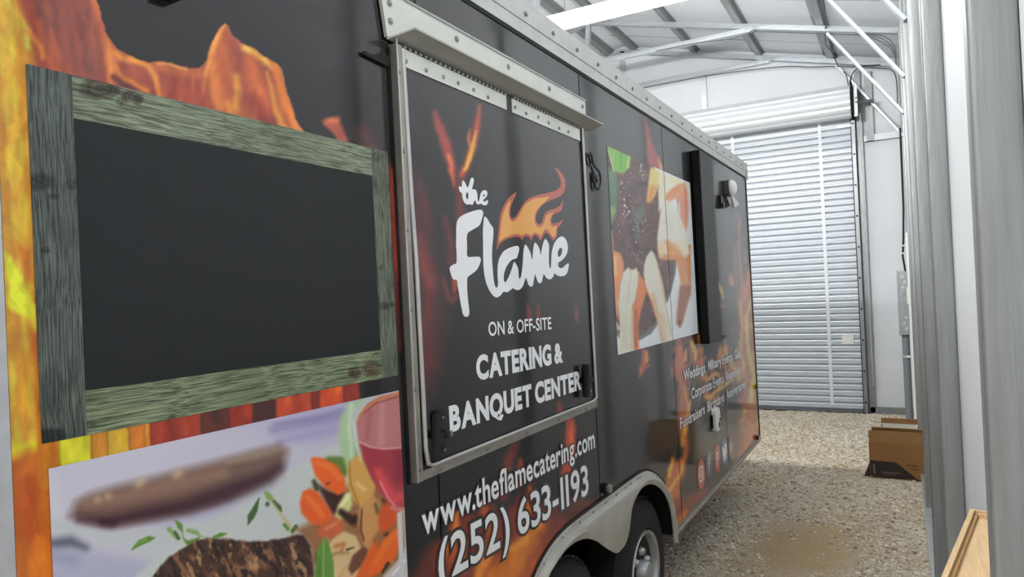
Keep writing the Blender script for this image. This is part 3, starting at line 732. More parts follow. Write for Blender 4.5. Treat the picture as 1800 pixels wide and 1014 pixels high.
    p.stroke([(690, 300, 3), (699, 400, 7), (704, 450, 8), (706, 490, 4)], (200, 76, 50), 7, .8)
    p.stroke([(716, 500, 7), (722, 600, 8)], (120, 44, 44), 8, .8)
    # --- hatch flames
    p.stroke([(722, 300, 10), (734, 380, 22), (745, 450, 26), (756, 540, 26), (752, 640, 24), (735, 700, 14)], (84, 36, 38), 26, .95)
    p.stroke([(738, 420, 5), (746, 470, 13), (756, 500, 10)], (150, 58, 54), 13, .7)
    p.stroke([(738, 320, 4), (748, 370, 7), (752, 400, 4)], (112, 48, 50), 10, .6)
    p.stroke([(756, 520, 6), (744, 580, 12), (752, 640, 10)], (116, 42, 44), 12, .6)
    p.stroke([(764, 198, 4), (774, 226, 9), (786, 262, 9), (795, 300, 7), (799, 328, 2)], (182, 66, 56), 6, .9)
    p.stroke([(789, 274, 3), (793, 300, 4), (798, 326, 1)], (232, 118, 74), 4, .9)
    p.stroke([(841, 186, 3), (838, 220, 8), (830, 262, 9), (816, 298, 9), (808, 330, 8), (810, 380, 9), (812, 430, 6)], (132, 46, 44), 9, .8)
    p.stroke([(842, 188, 2), (840, 220, 5), (833, 255, 6), (822, 285, 6), (812, 306, 4)], (206, 82, 50), 5, .9)
    p.stroke([(826, 226, 1), (824, 246, 3), (829, 262, 3)], (222, 130, 50), 3, .8)
    p.stroke([(838, 232, 1), (833, 254, 4), (826, 276, 5), (816, 298, 3)], (250, 186, 56), 3, 1)
    p.stroke([(782, 380, 4), (790, 420, 8), (798, 470, 8), (800, 520, 4)], (120, 46, 44), 9, .75)
    p.stroke([(797, 470, 3), (799, 500, 6), (797, 512, 3)], (198, 82, 52), 4, .8)
    p.stroke([(778, 485, 3), (786, 520, 4), (796, 530, 4), (806, 518, 3)], (138, 54, 52), 5, .7)
    for x, w in ((927, 5), (944, 5), (1012, 4)): p.stroke([(x, 535, w * .4), (x + 2, 552, w), (x + 3, 566, w * .6)], (138, 50, 54), 4, .8)
    p.stroke([(982, 708, 3), (985, 722, 5), (990, 735, 4)], (176, 62, 44), 5, .9)
    # --- below the hatch
    p.stroke([(1002, 738, 8), (1004, 760, 10), (1002, 790, 10), (996, 830, 8)], (196, 72, 44), 5, .95)
    p.stroke([(1004, 744, 2), (1006, 770, 4), (1003, 792, 3)], (226, 106, 52), 4, .8)
    p.stroke([(905, 776, 6), (898, 800, 9), (888, 830, 9), (884, 870, 10)], (128, 44, 34), 8, .9)
    p.stroke([(915, 806, 3), (916, 826, 7), (908, 850, 8)], (196, 76, 42), 5, .85)
    p.poly([(716, 1040), (745, 985), (760, 955), (790, 946), (800, 905), (812, 896), (835, 905), (850, 878), (868, 886), (880, 906), (900, 886), (926, 858), (934, 850), (932, 884), (962, 884), (1000, 872), (1040, 880), (1070, 890), (1080, 940), (960, 1060), (716, 1100)], (126, 44, 30), 9)
    p.stroke([(984, 890, 14), (1010, 905, 16), (1040, 905, 14)], (78, 26, 26), 12, .9)
    p.stroke([(750, 985, 12), (744, 1020, 16)], (92, 38, 32), 14, .9)
    p.stroke([(802, 905, 4), (800, 930, 9), (785, 958, 12), (810, 990, 16)], (206, 98, 34), 9, .9)
    p.stroke([(846, 884, 4), (858, 915, 10), (868, 950, 12), (850, 985, 14)], (202, 92, 32), 9, .85)
    p.stroke([(806, 900, 2), (803, 925, 4), (796, 948, 5)], (238, 142, 50), 4, .8)
    p.stroke([(930, 856, 2), (932, 878, 4), (926, 905, 6), (920, 935, 7)], (220, 116, 46), 5, .9)
    p.stroke([(900, 900, 8), (890, 930, 10)], (120, 40, 30), 9, .8)
    p.stroke([(950, 920, 12), (930, 950, 18), (905, 985, 24), (880, 1020, 30)], (222, 122, 36), 14, .95)
    p.stroke([(945, 925, 4), (922, 950, 7), (900, 965, 6)], (240, 158, 52), 6, .85)
    p.stroke([(860, 975, 5), (845, 1000, 9), (838, 1030, 8)], (240, 150, 46), 7, .85)
    p.stroke([(985, 945, 10), (950, 985, 12), (925, 1020, 14)], (200, 92, 30), 10, .8)
    p.stroke([(1062, 884, 3), (1068, 892, 4)], (220, 90, 50), 3, .9)
    # --- mid panel flame licks
    p.stroke([(1134, 205, 2), (1138, 235, 5), (1141, 265, 6), (1145, 300, 6)], (182, 74, 66), 4, .9)
    p.stroke([(1146, 258, 3), (1150, 280, 7), (1156, 300, 8)], (172, 70, 62), 4, .9); p.stroke([(1156, 280, 2), (1160, 296, 3)], (226, 140, 76), 3, .9)
    p.stroke([(1132, 616, 4), (1134, 634, 6), (1128, 652, 5), (1124, 662, 2)], (206, 96, 62), 3, .95); p.stroke([(1136, 618, 2), (1137, 636, 3)], (236, 156, 80), 2.5, .9); p.stroke([(1128, 652, 3), (1142, 644, 2)], (210, 96, 66), 3, .9)
    # --- rear flames
    p.X, p.Y = X0, Y0_; p.warp(2.2, 11, 25)
    fl = np.clip((X - 1165) / 30, 0, 1) * np.clip((Y - 560) / 60, 0, 1)
    hot = np.clip((X - 1290) / 20, 0, 1) * np.clip((Y - 470) / 120, 0, 1) * np.clip((800 - Y) / 60, 0, 1)
    n1 = fbm(X / 9 + fbm(X / 14, Y / 20, 41) * 2, Y / 34, 42); n2 = fbm(X / 6, Y / 22 + 9, 44)
    mk = fl * np.clip((720 - Y) / 70, 0, 1) * np.clip((n1 - .40) / .13, 0, 1) * .9
    p.C += (np.array([186, 92, 58]) - p.C) * mk[..., None]
    mk2 = np.maximum(fl * np.clip((715 - Y) / 70, 0, 1), hot) * np.clip((n2 - .53) / .07, 0, 1) * .8
    p.poly([(1312, 470), (1322, 455), (1345, 500), (1345, 800), (1306, 815), (1300, 740), (1306, 700), (1298, 640), (1302, 590), (1296, 540)], (196, 112, 66), 6, .95)
    p.C += (np.array([232, 168, 82]) - p.C) * mk2[..., None]
    S_ = p.stroke
    S_([(1192, 596, 4), (1196, 640, 9), (1202, 690, 8), (1198, 740, 8), (1204, 780, 6)], (196, 100, 66), 5, .9)
    S_([(1202, 680, 2), (1210, 715, 3), (1206, 745, 4), (1200, 780, 4)], (236, 160, 62), 3, .9)
    S_([(1213, 705, 2), (1210, 730, 2.5), (1203, 762, 2.5)], (240, 170, 66), 2, .9)
    S_([(1216, 600, 3), (1222, 620, 4), (1223, 632, 2)], (236, 184, 84), 2.5, .9); S_([(1228, 590, 2), (1230, 620, 3), (1234, 650, 3)], (214, 126, 74), 3, .8)
    S_([(1244, 668, 3), (1252, 660, 3), (1262, 656, 3), (1266, 668, 3), (1262, 684, 3), (1248, 700, 4), (1240, 696, 3)], (236, 172, 78), 3, .9)
    S_([(1238, 684, 5), (1250, 704, 6), (1260, 700, 4)], (230, 156, 70), 4, .8)
    S_([(1268, 682, 2), (1278, 674, 3), (1288, 666, 2)], (226, 214, 108), 2, .9)
    S_([(1284, 634, 2), (1288, 646, 3), (1296, 654, 3), (1300, 670, 2)], (228, 206, 104), 2.5, .9)
    S_([(1322, 520, 1), (1312, 556, 3), (1314, 600, 3.5), (1320, 640, 4), (1326, 664, 4), (1320, 700, 4), (1309, 726, 2)], (230, 208, 104), 2.5, .95)
    S_([(1300, 530, 1), (1305, 575, 2), (1302, 620, 3), (1308, 660, 2)], (232, 190, 92), 2.5, .85)
    S_([(1330, 560, 2), (1328, 620, 3), (1332, 660, 2)], (226, 176, 88), 2.5, .8)
    S_([(1295, 378, 1), (1300, 400, 2), (1299, 440, 2), (1302, 480, 2.5), (1306, 520, 3)], (206, 92, 74), 2, .75)
    S_([(1302, 384, 1), (1301, 400, 1.5)], (206, 92, 74), 2, .6); S_([(1312, 430, 1), (1310, 460, 2.5)], (204, 96, 80), 2, .7); S_([(1291, 430, 2), (1294, 480, 3), (1298, 530, 3)], (170, 78, 66), 3, .6)
    S_([(1285, 484, 3), (1286, 498, 4)], (220, 116, 74), 3, .9)
    S_([(1263, 496, 2), (1268, 512, 3), (1272, 524, 2)], (232, 186, 80), 2, .9); S_([(1266, 538, 2), (1274, 540, 2)], (220, 130, 90), 2, .8)
    S_([(1306, 700, 5), (1320, 730, 8), (1322, 770, 9), (1312, 800, 8)], (206, 98, 52), 6, .9); S_([(1302, 760, 3), (1302, 800, 5), (1300, 830, 3)], (182, 78, 50), 4, .85)
    S_([(1312, 740, 1), (1322, 752, 3), (1330, 745, 2)], (240, 158, 70), 3, .8)
    # lower flames by the wheel
    p.poly([(1160, 880), (1168, 850), (1178, 812), (1182, 800), (1190, 812), (1200, 800), (1206, 765), (1212, 790), (1204, 830), (1196, 860), (1200, 880), (1186, 905)], (206, 104, 48), 4)
    S_([(1182, 806, 1), (1180, 820, 3), (1176, 836, 3)], (246, 186, 70), 2.5, .95); S_([(1202, 812, 1), (1194, 836, 3), (1182, 854, 3), (1172, 868, 3)], (248, 182, 62), 2.5, .95)
    p.poly([(1180, 990), (1184, 880), (1204, 872), (1230, 862), (1262, 850), (1290, 842), (1240, 900), (1200, 960)], (138, 52, 36), 9)
    S_([(1190, 925, 5), (1198, 912, 7), (1206, 898, 4)], (230, 116, 48), 5, .9); S_([(1210, 880, 4), (1240, 862, 4)], (176, 66, 44), 6, .7)
    st_ = (fbm(X / 17 + 3 * fbm(X / 50, Y / 50, 55), Y / 55, 57) - .47) * 2 * np.clip((p.C[..., 0] - 60) / 80, 0, 1)
    p.C = p.C * (1 + .22 * st_[..., None] * np.array([.8, 1.1, 1.0]))
    return np.clip(p.C, 0, 255)

def wheel_cut(y, z):
    top = .735; r = np.minimum(np.hypot(y - 2.29, z - .36), np.hypot(y - 3.15, z - .36))
    return ((r < .375) | ((y > 2.29) & (y < 3.15) & (z < .735))) & (z < top)
SEAMS = [.509, 1.518, 2.612, 3.724, 4.885, 6.045]
ZB, ZT = .372, 2.53
WRAP = print_mat('printed_wrap', .38, .85, coat_rough=.06)
for a, b_ in zip(SEAMS[:-1], SEAMS[1:]):
    print_grid('side_panel', a + (.0022 if a < 1 else .0038), b_ - (.0022 if a < 1 else .0045), ZB, ZT, 0, wrap_paint, WRAP, trailer, step=2.3, cut=wheel_cut if a < 3.5 and b_ > 2 else None)

# ------------------------------------------------------------------ body behind the panels
W = -2.25; YF, YR = .47, 6.06
b = MB(); b.box(W, -.004, YF + .01, YR - .01, .80, 2.60); b.box(W, -.42, YF + .01, YR - .01, .36, .80); b.box(-.42, -.004, YF + .01, 1.93, .36, .80); b.box(-.42, -.004, 3.52, YR - .01, .36, .80)
tp('body', b, mat('trailer_body_black', (18, 18, 19), .5))
MB_r = MB(); MB_r.box(W - .01, .004, YF, YR, 2.60, 2.64); tp('roof', MB_r, ALU)
b = MB(); b.box(W, -.3, .9, 5.6, .28, .36); tp('chassis', b, mat('chassis_black', (26, 26, 26), .7))
# top rail with a step and screws
b = MB()
pr_ = [(-.02, 2.525), (.004, 2.525), (.006, 2.568), (.010, 2.570), (.0125, 2.642), (.008, 2.646), (-.06, 2.646), (-.06, 2.60)]
b.prism(pr_, lambda u, v, d: (u, d, v), YF, YR + .004); rail = tp('top_rail', b, ALU)
for k in range(26):
    y = .62 + k * .2185
    q = MB(); q.lathe([(0, .0085), (.004, .008), (.0065, .004)], (.0118, y, 2.597), 'x', 10); q.build('rail_screw', CHROME, rail, smooth=True)
b = MB(); b.box(0, .003, YF, YR, 2.511, 2.525); b.build('black_sealant', BLACKR, rail)
b = MB(); b.box(-.05, .018, YR - .012, YR + .02, 2.50, 2.652); tp('rail_end_cap', b, ALU)
# bottom rail
b = MB(); b.prism([(-.03, .335), (.010, .335), (.012, .352), (.006, .355), (.004, .376), (-.03, .376)], lambda u, v, d: (u, d, v), 3.56, YR + .006); br = tp('bottom_rail', b, ALUD)
for k in range(9):
    q = MB(); q.lathe([(0, .007), (.004, .006)], (.011, 3.7 + k * .28, .344), 'x', 8); q.build('rail_screw', CHROME, br)
b = MB(); b.prism([(-.03, .335), (.010, .335), (.012, .352), (.006, .355), (.004, .376), (-.03, .376)], lambda u, v, d: (u, d, v), YF, 1.86); tp('bottom_rail', b, ALUD)
# corner trims
b = MB(); b.prism([(-.05, .34), (-.05, .505), (.012, .505), (.012, .44), (-.02, .36)], lambda u, v, d: (u, v, d), .335, 2.53); tp('front_corner_trim', b, mat('corner_silver', (188, 190, 194), .4, .4, .06, 30))
b = MB(); b.prism([(-.05, YR - .012), (.004, YR - .012), (.006, YR + .004), (-.05, YR + .010)], lambda u, v, d: (u, v, d), .335, 2.52); tp('rear_corner_trim', b, mat('rear_trim', (70, 70, 72), .4, .5))

# ------------------------------------------------------------------ printed chalkboard with weathered wood border
OFF_P = .0012
def wood_paint(base, knots):
    def f(X, Y, y_, z_):
        p = Print(X, Y, base)
        p.C = jit(p.C, 16, X, Y, 45, 71)
        for (x, y, rx, ry, c) in knots:
            d = np.sqrt(((X - x) / rx) ** 2 + ((Y - y) / ry) ** 2) + .35 * (fbm(X / 12, Y / 12, 73) - .5)
            k = np.clip((1.15 - d) / .35, 0, 1)[..., None]
            ring = (.8 + .2 * np.cos(d * 16))[..., None]
            p.C = p.C + (np.array(c) * ring - p.C) * k * .85
        return np.clip(p.C, 0, 255)
    return f
bl = (44.7, 112), (681.3, 268.3), (699, 653), (71.5, 780.5)
by0, bz1 = S(44.7, 112); by1 = S(690, 460)[0]; bz0 = S(71.5, 780.5)[1]
iy0 = S(139, 450)[0]; iy1 = S(661, 460)[0]; iz1 = S(129, 208)[1]; iz0 = S(147.8, 687)[1]
chalk = print_grid('chalkboard_print', iy0, iy1, iz0, iz1, OFF_P, lambda X, Y, y, z: jit(Print(X, Y, (27, 30, 33)).C, 2.5, X, Y, 3, 77), print_mat('board_print', .5, .4, coat_rough=.25), trailer, step=5)
WV = print_mat('wood_print_upright', .45, .6, (1, 430, 16), coat_rough=.25); WH = print_mat('wood_print_level', .45, .6, (1, 16, 430), coat_rough=.25)
print_grid('wood_plank_print', by0, iy0, bz0, bz1, OFF_P, wood_paint((84, 92, 86), [(70, 320, 26, 15, (60, 66, 62)), (125, 325, 12, 9, (70, 76, 70)), (95, 345, 9, 5, (64, 70, 66)), (88, 768, 28, 16, (38, 44, 42)), (80, 440, 8, 6, (66, 72, 68))]), WV, chalk, step=3)
print_grid('wood_plank_print', iy1, by1, bz0, bz1, OFF_P, wood_paint((106, 114, 98), [(676, 538, 10, 7, (74, 78, 64)), (690, 536, 6, 5, (78, 82, 66)), (670, 470, 5, 5, (92, 98, 84)), (664, 275, 12, 8, (96, 104, 90))]), WV, chalk, step=3)
print_grid('wood_plank_print', iy0, iy1, iz1, bz1, OFF_P, wood_paint((124, 134, 110), [(175, 155, 34, 20, (86, 80, 62)), (228, 168, 14, 11, (92, 88, 70)), (243, 175, 9, 10, (84, 80, 64)), (215, 178, 10, 7, (104, 102, 80))]), WH, chalk, step=3)
print_grid('wood_plank_print', iy0, iy1, bz0, iz0, OFF_P, wood_paint((122, 134, 104), [(653, 648, 17, 14, (112, 98, 70)), (626, 656, 9, 11, (104, 92, 64)), (618, 655, 6, 8, (96, 84, 58))]), WH, chalk, step=3)

# ------------------------------------------------------------------ dinner photo print
def dinner_paint(X, Y, y_, z_):
    p = Print(X, Y, (192, 188, 204)); P, K = p.poly, p.stroke
    g = np.clip((X - 330) / 260, 0, 1)[..., None] * np.clip((800 - Y) / 60, 0, 1)[..., None]; p.C += (np.array([172, 164, 196]) - p.C) * g
    K([(80, 830, 14), (100, 900, 16), (90, 960, 10)], (202, 202, 210), 18, .7)
    K([(480, 755, 8), (540, 742, 10), (600, 730, 9)], (146, 138, 178), 9, .8); K([(485, 745, 3), (560, 735, 4), (600, 722, 4)], (136, 128, 170), 5, .7); K([(490, 775, 6), (560, 762, 10), (600, 752, 8)], (160, 152, 192), 9, .8)
    P([(60, 1100), (60, 960), (130, 965), (260, 985), (300, 1000), (250, 1100)], (172, 172, 196), 14)
    P([(215, 1120), (240, 1010), (330, 935), (430, 868), (520, 820), (600, 775), (640, 760), (720, 760), (720, 1120)], (190, 195, 194), 5)
    P([(70, 905), (120, 915), (220, 935), (330, 915), (420, 880), (380, 920), (300, 960), (270, 985), (180, 955), (70, 930)], (188, 192, 194), 12, .9)
    P([(260, 920), (330, 908), (420, 878), (500, 840), (470, 862), (380, 905), (290, 925)], (172, 168, 198), 8, .8)
    K([(92, 955, 8), (125, 952, 9), (150, 962, 5)], (82, 88, 102), 12, .9); K([(85, 975, 8), (130, 985, 10)], (150, 152, 180), 14, .8)
    # dark long loaf or handle, out of focus
    P([(122, 908), (134, 882), (160, 868), (200, 856), (260, 842), (330, 824), (400, 806), (460, 790), (492, 782), (505, 792), (502, 812), (492, 830), (440, 858), (380, 884), (300, 905), (240, 918), (200, 926), (165, 920)], (116, 90, 82), 11)
    K([(150, 886, 8), (220, 872, 12), (300, 852, 14), (390, 830, 12)], (146, 114, 100), 12, .75)
    K([(140, 912, 6), (190, 917, 9), (260, 903, 12), (330, 890, 14), (400, 866, 16), (470, 838, 12), (490, 822, 8)], (66, 44, 52), 13, .92)
    K([(180, 918, 5), (200, 919, 5)], (58, 34, 42), 9, .8)
    K([(400, 812, 5), (450, 800, 7), (488, 790, 5)], (150, 132, 114), 8, .8)
    for x, y in ((172, 878), (190, 872), (243, 852), (250, 846), (308, 836), (316, 832)): K([(x, y, 4)], (206, 188, 150), 11, .7)
    # thyme sprigs
    G1, G2, G3 = (92, 132, 54), (66, 98, 58), (132, 160, 92)
    K([(232, 966, 1), (246, 954, 5), (262, 947, 5), (272, 945, 1)], G1, 2); K([(236, 958, 1), (258, 948, 2)], G3, 2, .8)
    K([(308, 914, 1), (316, 924, 5), (320, 934, 2)], G1, 2); K([(320, 932, 1.5), (322, 944, 1.5)], G3, 1.5); K([(297, 930, 4), (306, 938, 5), (311, 946, 3)], G3, 2.5); K([(308, 936, 3), (314, 946, 3)], G2, 2)
    K([(322, 946, 1), (330, 954, 4), (345, 950, 4), (350, 944, 1)], G1, 2); K([(330, 932, 3), (345, 936, 4), (352, 942, 1)], G3, 2.5); K([(352, 942, 1), (372, 948, 1), (384, 946, 1)], (150, 150, 100), 1.5); K([(376, 944, 2), (388, 940, 4), (398, 938, 1)], G1, 2)
    K([(436, 922, 1), (441, 908, 6), (448, 896, 5), (452, 884, 3)], G2, 2); K([(452, 886, 1.5), (455, 876, 1.5)], G2, 1.5); K([(468, 866, 4), (474, 874, 6), (480, 880, 3)], G3, 2.5); K([(470, 886, 4)], G2, 2.5); K([(482, 882, 3), (490, 892, 5), (494, 898, 2)], G2, 2)
    K([(480, 885, 1.5), (494, 904, 2), (506, 920, 3), (515, 938, 3)], (186, 172, 124), 2); K([(500, 922, 3), (506, 930, 3)], G1, 2); K([(520, 926, 4), (514, 934, 3)], G2, 2)
    # vegetables
    P([(585, 900), (600, 860), (640, 840), (705, 850), (720, 1120), (560, 1120), (545, 960), (520, 930)], (148, 104, 70), 7)
    p.speck([(560, 930), (705, 880), (715, 1100), (545, 1100)], (196, 140, 92), 26, .5, 81, .9); p.speck([(560, 900), (705, 860), (715, 1100), (545, 1100)], (82, 50, 36), 20, .56, 83, .8)
    P([(594, 770), (598, 738), (612, 708), (646, 698), (642, 735), (634, 780), (620, 830), (606, 845), (602, 800)], (168, 194, 152), 5)
    K([(618, 712, 4), (614, 750, 4), (618, 800, 3)], (204, 216, 198), 4, .7); K([(636, 740, 4), (630, 800, 5), (626, 850, 5)], (130, 160, 104), 5, .8)
    K([(578, 808, 6), (596, 812, 10), (604, 830, 7)], (98, 120, 52), 5); K([(552, 846, 4), (556, 860, 4)], (66, 84, 46), 4)
    P([(556, 850), (580, 862), (606, 868), (620, 880), (596, 910), (580, 900)], (60, 36, 30), 5)
    P([(546, 806), (552, 803), (568, 805), (592, 818), (606, 840), (609, 862), (594, 870), (572, 857), (554, 836)], (226, 98, 36), 3); K([(556, 812, 3), (580, 822, 5), (596, 840, 4)], (242, 128, 58), 5, .7); K([(575, 850, 2), (580, 848, 1)], (120, 50, 24), 2)
    P([(527, 884), (532, 864), (545, 858), (560, 866), (578, 892), (588, 914), (566, 926), (544, 918), (530, 902)], (222, 94, 40), 3); K([(540, 872, 3), (556, 890, 6), (566, 906, 4)], (240, 124, 60), 6, .7)
    P([(588, 908), (594, 888), (606, 868), (618, 862), (620, 886), (610, 906), (596, 916)], (204, 206, 138), 3); K([(600, 890, 2), (612, 872, 3)], (236, 236, 190), 4, .8)
    P([(610, 830), (618, 808), (634, 796), (655, 815), (662, 850), (655, 876), (636, 892), (622, 882), (612, 856)], (206, 158, 84), 3); K([(628, 850, 3), (640, 860, 4)], (232, 200, 140), 5, .8); K([(614, 812, 1.5), (616, 850, 1.5), (630, 886, 1.5)], (170, 120, 40), 2)
    K([(600, 900, 6), (620, 915, 8), (632, 905, 5)], (54, 32, 28), 5)
    P([(556, 936), (568, 918), (590, 908), (604, 918), (602, 934), (586, 944), (566, 946)], (196, 98, 62), 4); K([(572, 930, 2), (590, 920, 3)], (226, 140, 100), 4, .7)
    P([(628, 900), (640, 885), (656, 870), (668, 884), (668, 930), (652, 950), (640, 960), (632, 930)], (202, 146, 92), 4); K([(636, 896, 1.5), (634, 930, 2), (640, 950, 1.5)], (104, 62, 36), 2); K([(660, 886, 3), (664, 900, 4)], (96, 84, 60), 3, .8)
    P([(666, 900), (680, 882), (700, 892), (704, 910), (690, 926), (672, 938), (665, 920)], (208, 88, 46), 4)
    P([(548, 1030), (552, 996), (566, 972), (584, 948), (606, 934), (626, 942), (634, 962), (626, 980), (604, 1000), (586, 1030)], (212, 182, 134), 3)
    K([(590, 960, 4), (604, 956, 4), (600, 968, 3)], (188, 108, 56), 4, .8); K([(610, 966, 2), (622, 962, 1)], (50, 60, 40), 1.5); K([(572, 982, 3), (592, 972, 3), (612, 972, 2)], (150, 108, 76), 4, .7)
    P([(590, 1030), (604, 1000), (622, 978), (640, 965), (632, 1000), (628, 1030)], (214, 176, 130), 3); P([(612, 1000), (620, 976), (640, 960), (648, 968), (634, 996), (618, 1010)], (112, 72, 54), 2.5)
    P([(618, 1030), (640, 985), (654, 958), (664, 948), (664, 970), (646, 1010), (640, 1030)], (222, 96, 38), 3)
    P([(644, 1012), (654, 980), (672, 950), (692, 930), (703, 926), (705, 950), (694, 980), (672, 1004), (650, 1016)], (228, 102, 40), 2.5); K([(660, 990, 2), (680, 955, 5), (696, 938, 3)], (244, 132, 66), 5, .6)
    K([(672, 1006, 2), (682, 990, 3)], (60, 56, 36), 2)
    P([(660, 1040), (676, 1010), (700, 984), (715, 960), (720, 1060)], (200, 196, 196), 3); K([(690, 1010, 2), (712, 985, 2)], (230, 228, 226), 2)
    # bay leaf
    P([(552, 1040), (553, 1000), (557, 970), (570, 942), (580, 960), (587, 990), (587, 1040)], (98, 142, 62), 1.8); K([(569, 946, .6), (568, 1030, 1)], (150, 186, 110), 1.2); K([(562, 980, 2), (560, 1020, 3)], (74, 116, 46), 3, .7)
    # steak
    st = [(255, 1040), (272, 1008), (292, 984), (318, 966), (338, 954), (352, 948), (372, 946), (400, 948), (440, 952), (470, 951), (498, 946), (520, 941), (533, 942), (545, 960), (548, 990), (556, 1060), (255, 1060)]
    P(st, (74, 52, 44), 2)
    u = X * .5 + Y * .87; w_ = X * .87 - Y * .5
    for sc_, sd, thr, wd, c in ((15, 91, .47, .12, (140, 100, 72)), (11, 95, .52, .10, (40, 32, 34)), (9, 97, .56, .10, (176, 136, 98)), (6, 93, .56, .08, (48, 38, 38))):
        n = fbm(w_ / sc_, u / (sc_ * 2.2), sd); k = np.clip((n - thr) / wd, 0, 1); C0 = p.C.copy(); P(st, c, 4, .85); p.C = C0 + (p.C - C0) * k[..., None]
    K([(515, 944, 3), (530, 948, 5), (540, 970, 6), (546, 1010, 5)], (64, 42, 38), 4, .8)
    # wine glass
    P([(617, 742), (623, 718), (640, 702), (700, 682), (705, 700), (660, 712), (640, 730), (630, 760), (634, 800), (626, 790)], (186, 186, 192), 3, .8)
    gl = [(627, 748), (632, 728), (646, 710), (668, 698), (710, 688), (712, 892), (696, 890), (682, 882), (668, 866), (652, 838), (640, 810), (632, 780)]
    P(gl, (178, 112, 112), 2); P([(632, 740), (650, 716), (710, 696), (710, 786), (670, 790), (634, 780)], (184, 120, 122), 6, .6)
    K([(672, 705, 4), (670, 780, 6)], (204, 150, 150), 6, .5); K([(650, 725, 4), (645, 770, 4)], (158, 84, 92), 6, .6)
    P([(632, 778), (650, 786), (674, 790), (712, 786), (712, 892), (696, 890), (682, 882), (668, 866), (652, 838), (640, 810)], (160, 58, 70), 2.5)
    K([(665, 830, 8), (680, 860, 10), (694, 880, 8), (704, 872, 8)], (222, 84, 88), 9, .85); K([(700, 800, 8), (702, 840, 8)], (134, 44, 66), 9, .8)
    K([(632, 777, 1.5), (650, 785, 1.5), (674, 789, 1.5), (710, 786, 1.5)], (214, 148, 150), 2); K([(668, 846, 1), (684, 878, 1.2), (694, 888, 1)], (236, 160, 164), 1.5)
    K([(628, 744, 2), (634, 728, 2), (648, 711, 2.5), (668, 699, 2.5), (705, 690, 2.5)], (196, 122, 78), 2); K([(640, 726, 1), (660, 709, 1), (700, 697, 1)], (150, 72, 40), 1.2)
    K([(621, 740, 1.5), (626, 780, 1.5), (634, 810, 1.2)], (214, 212, 214), 1.5, .8); K([(690, 892, 4), (704, 896, 4)], (206, 120, 122), 3)
    P([(698, 902), (706, 898), (712, 1040), (704, 1040)], (206, 204, 206), 1.5)
    return np.clip(jit(p.C * 1.07, 3, X, Y, 2.5, 99), 0, 250)
dy0 = S(84.5, 823)[0]; dy1 = S(699.6, 686.6)[0]; dz1 = S(84.5, 823)[1]; 
b = MB(); 
PHOTO = print_mat('photo_print', .38, .65, coat_rough=.08)
print_grid('dinner_photo_print', dy0, S(701, 700)[0], .92, (dz1 + S(699.6, 686.6)[1]) / 2, OFF_P, dinner_paint, PHOTO, trailer, step=2.0)

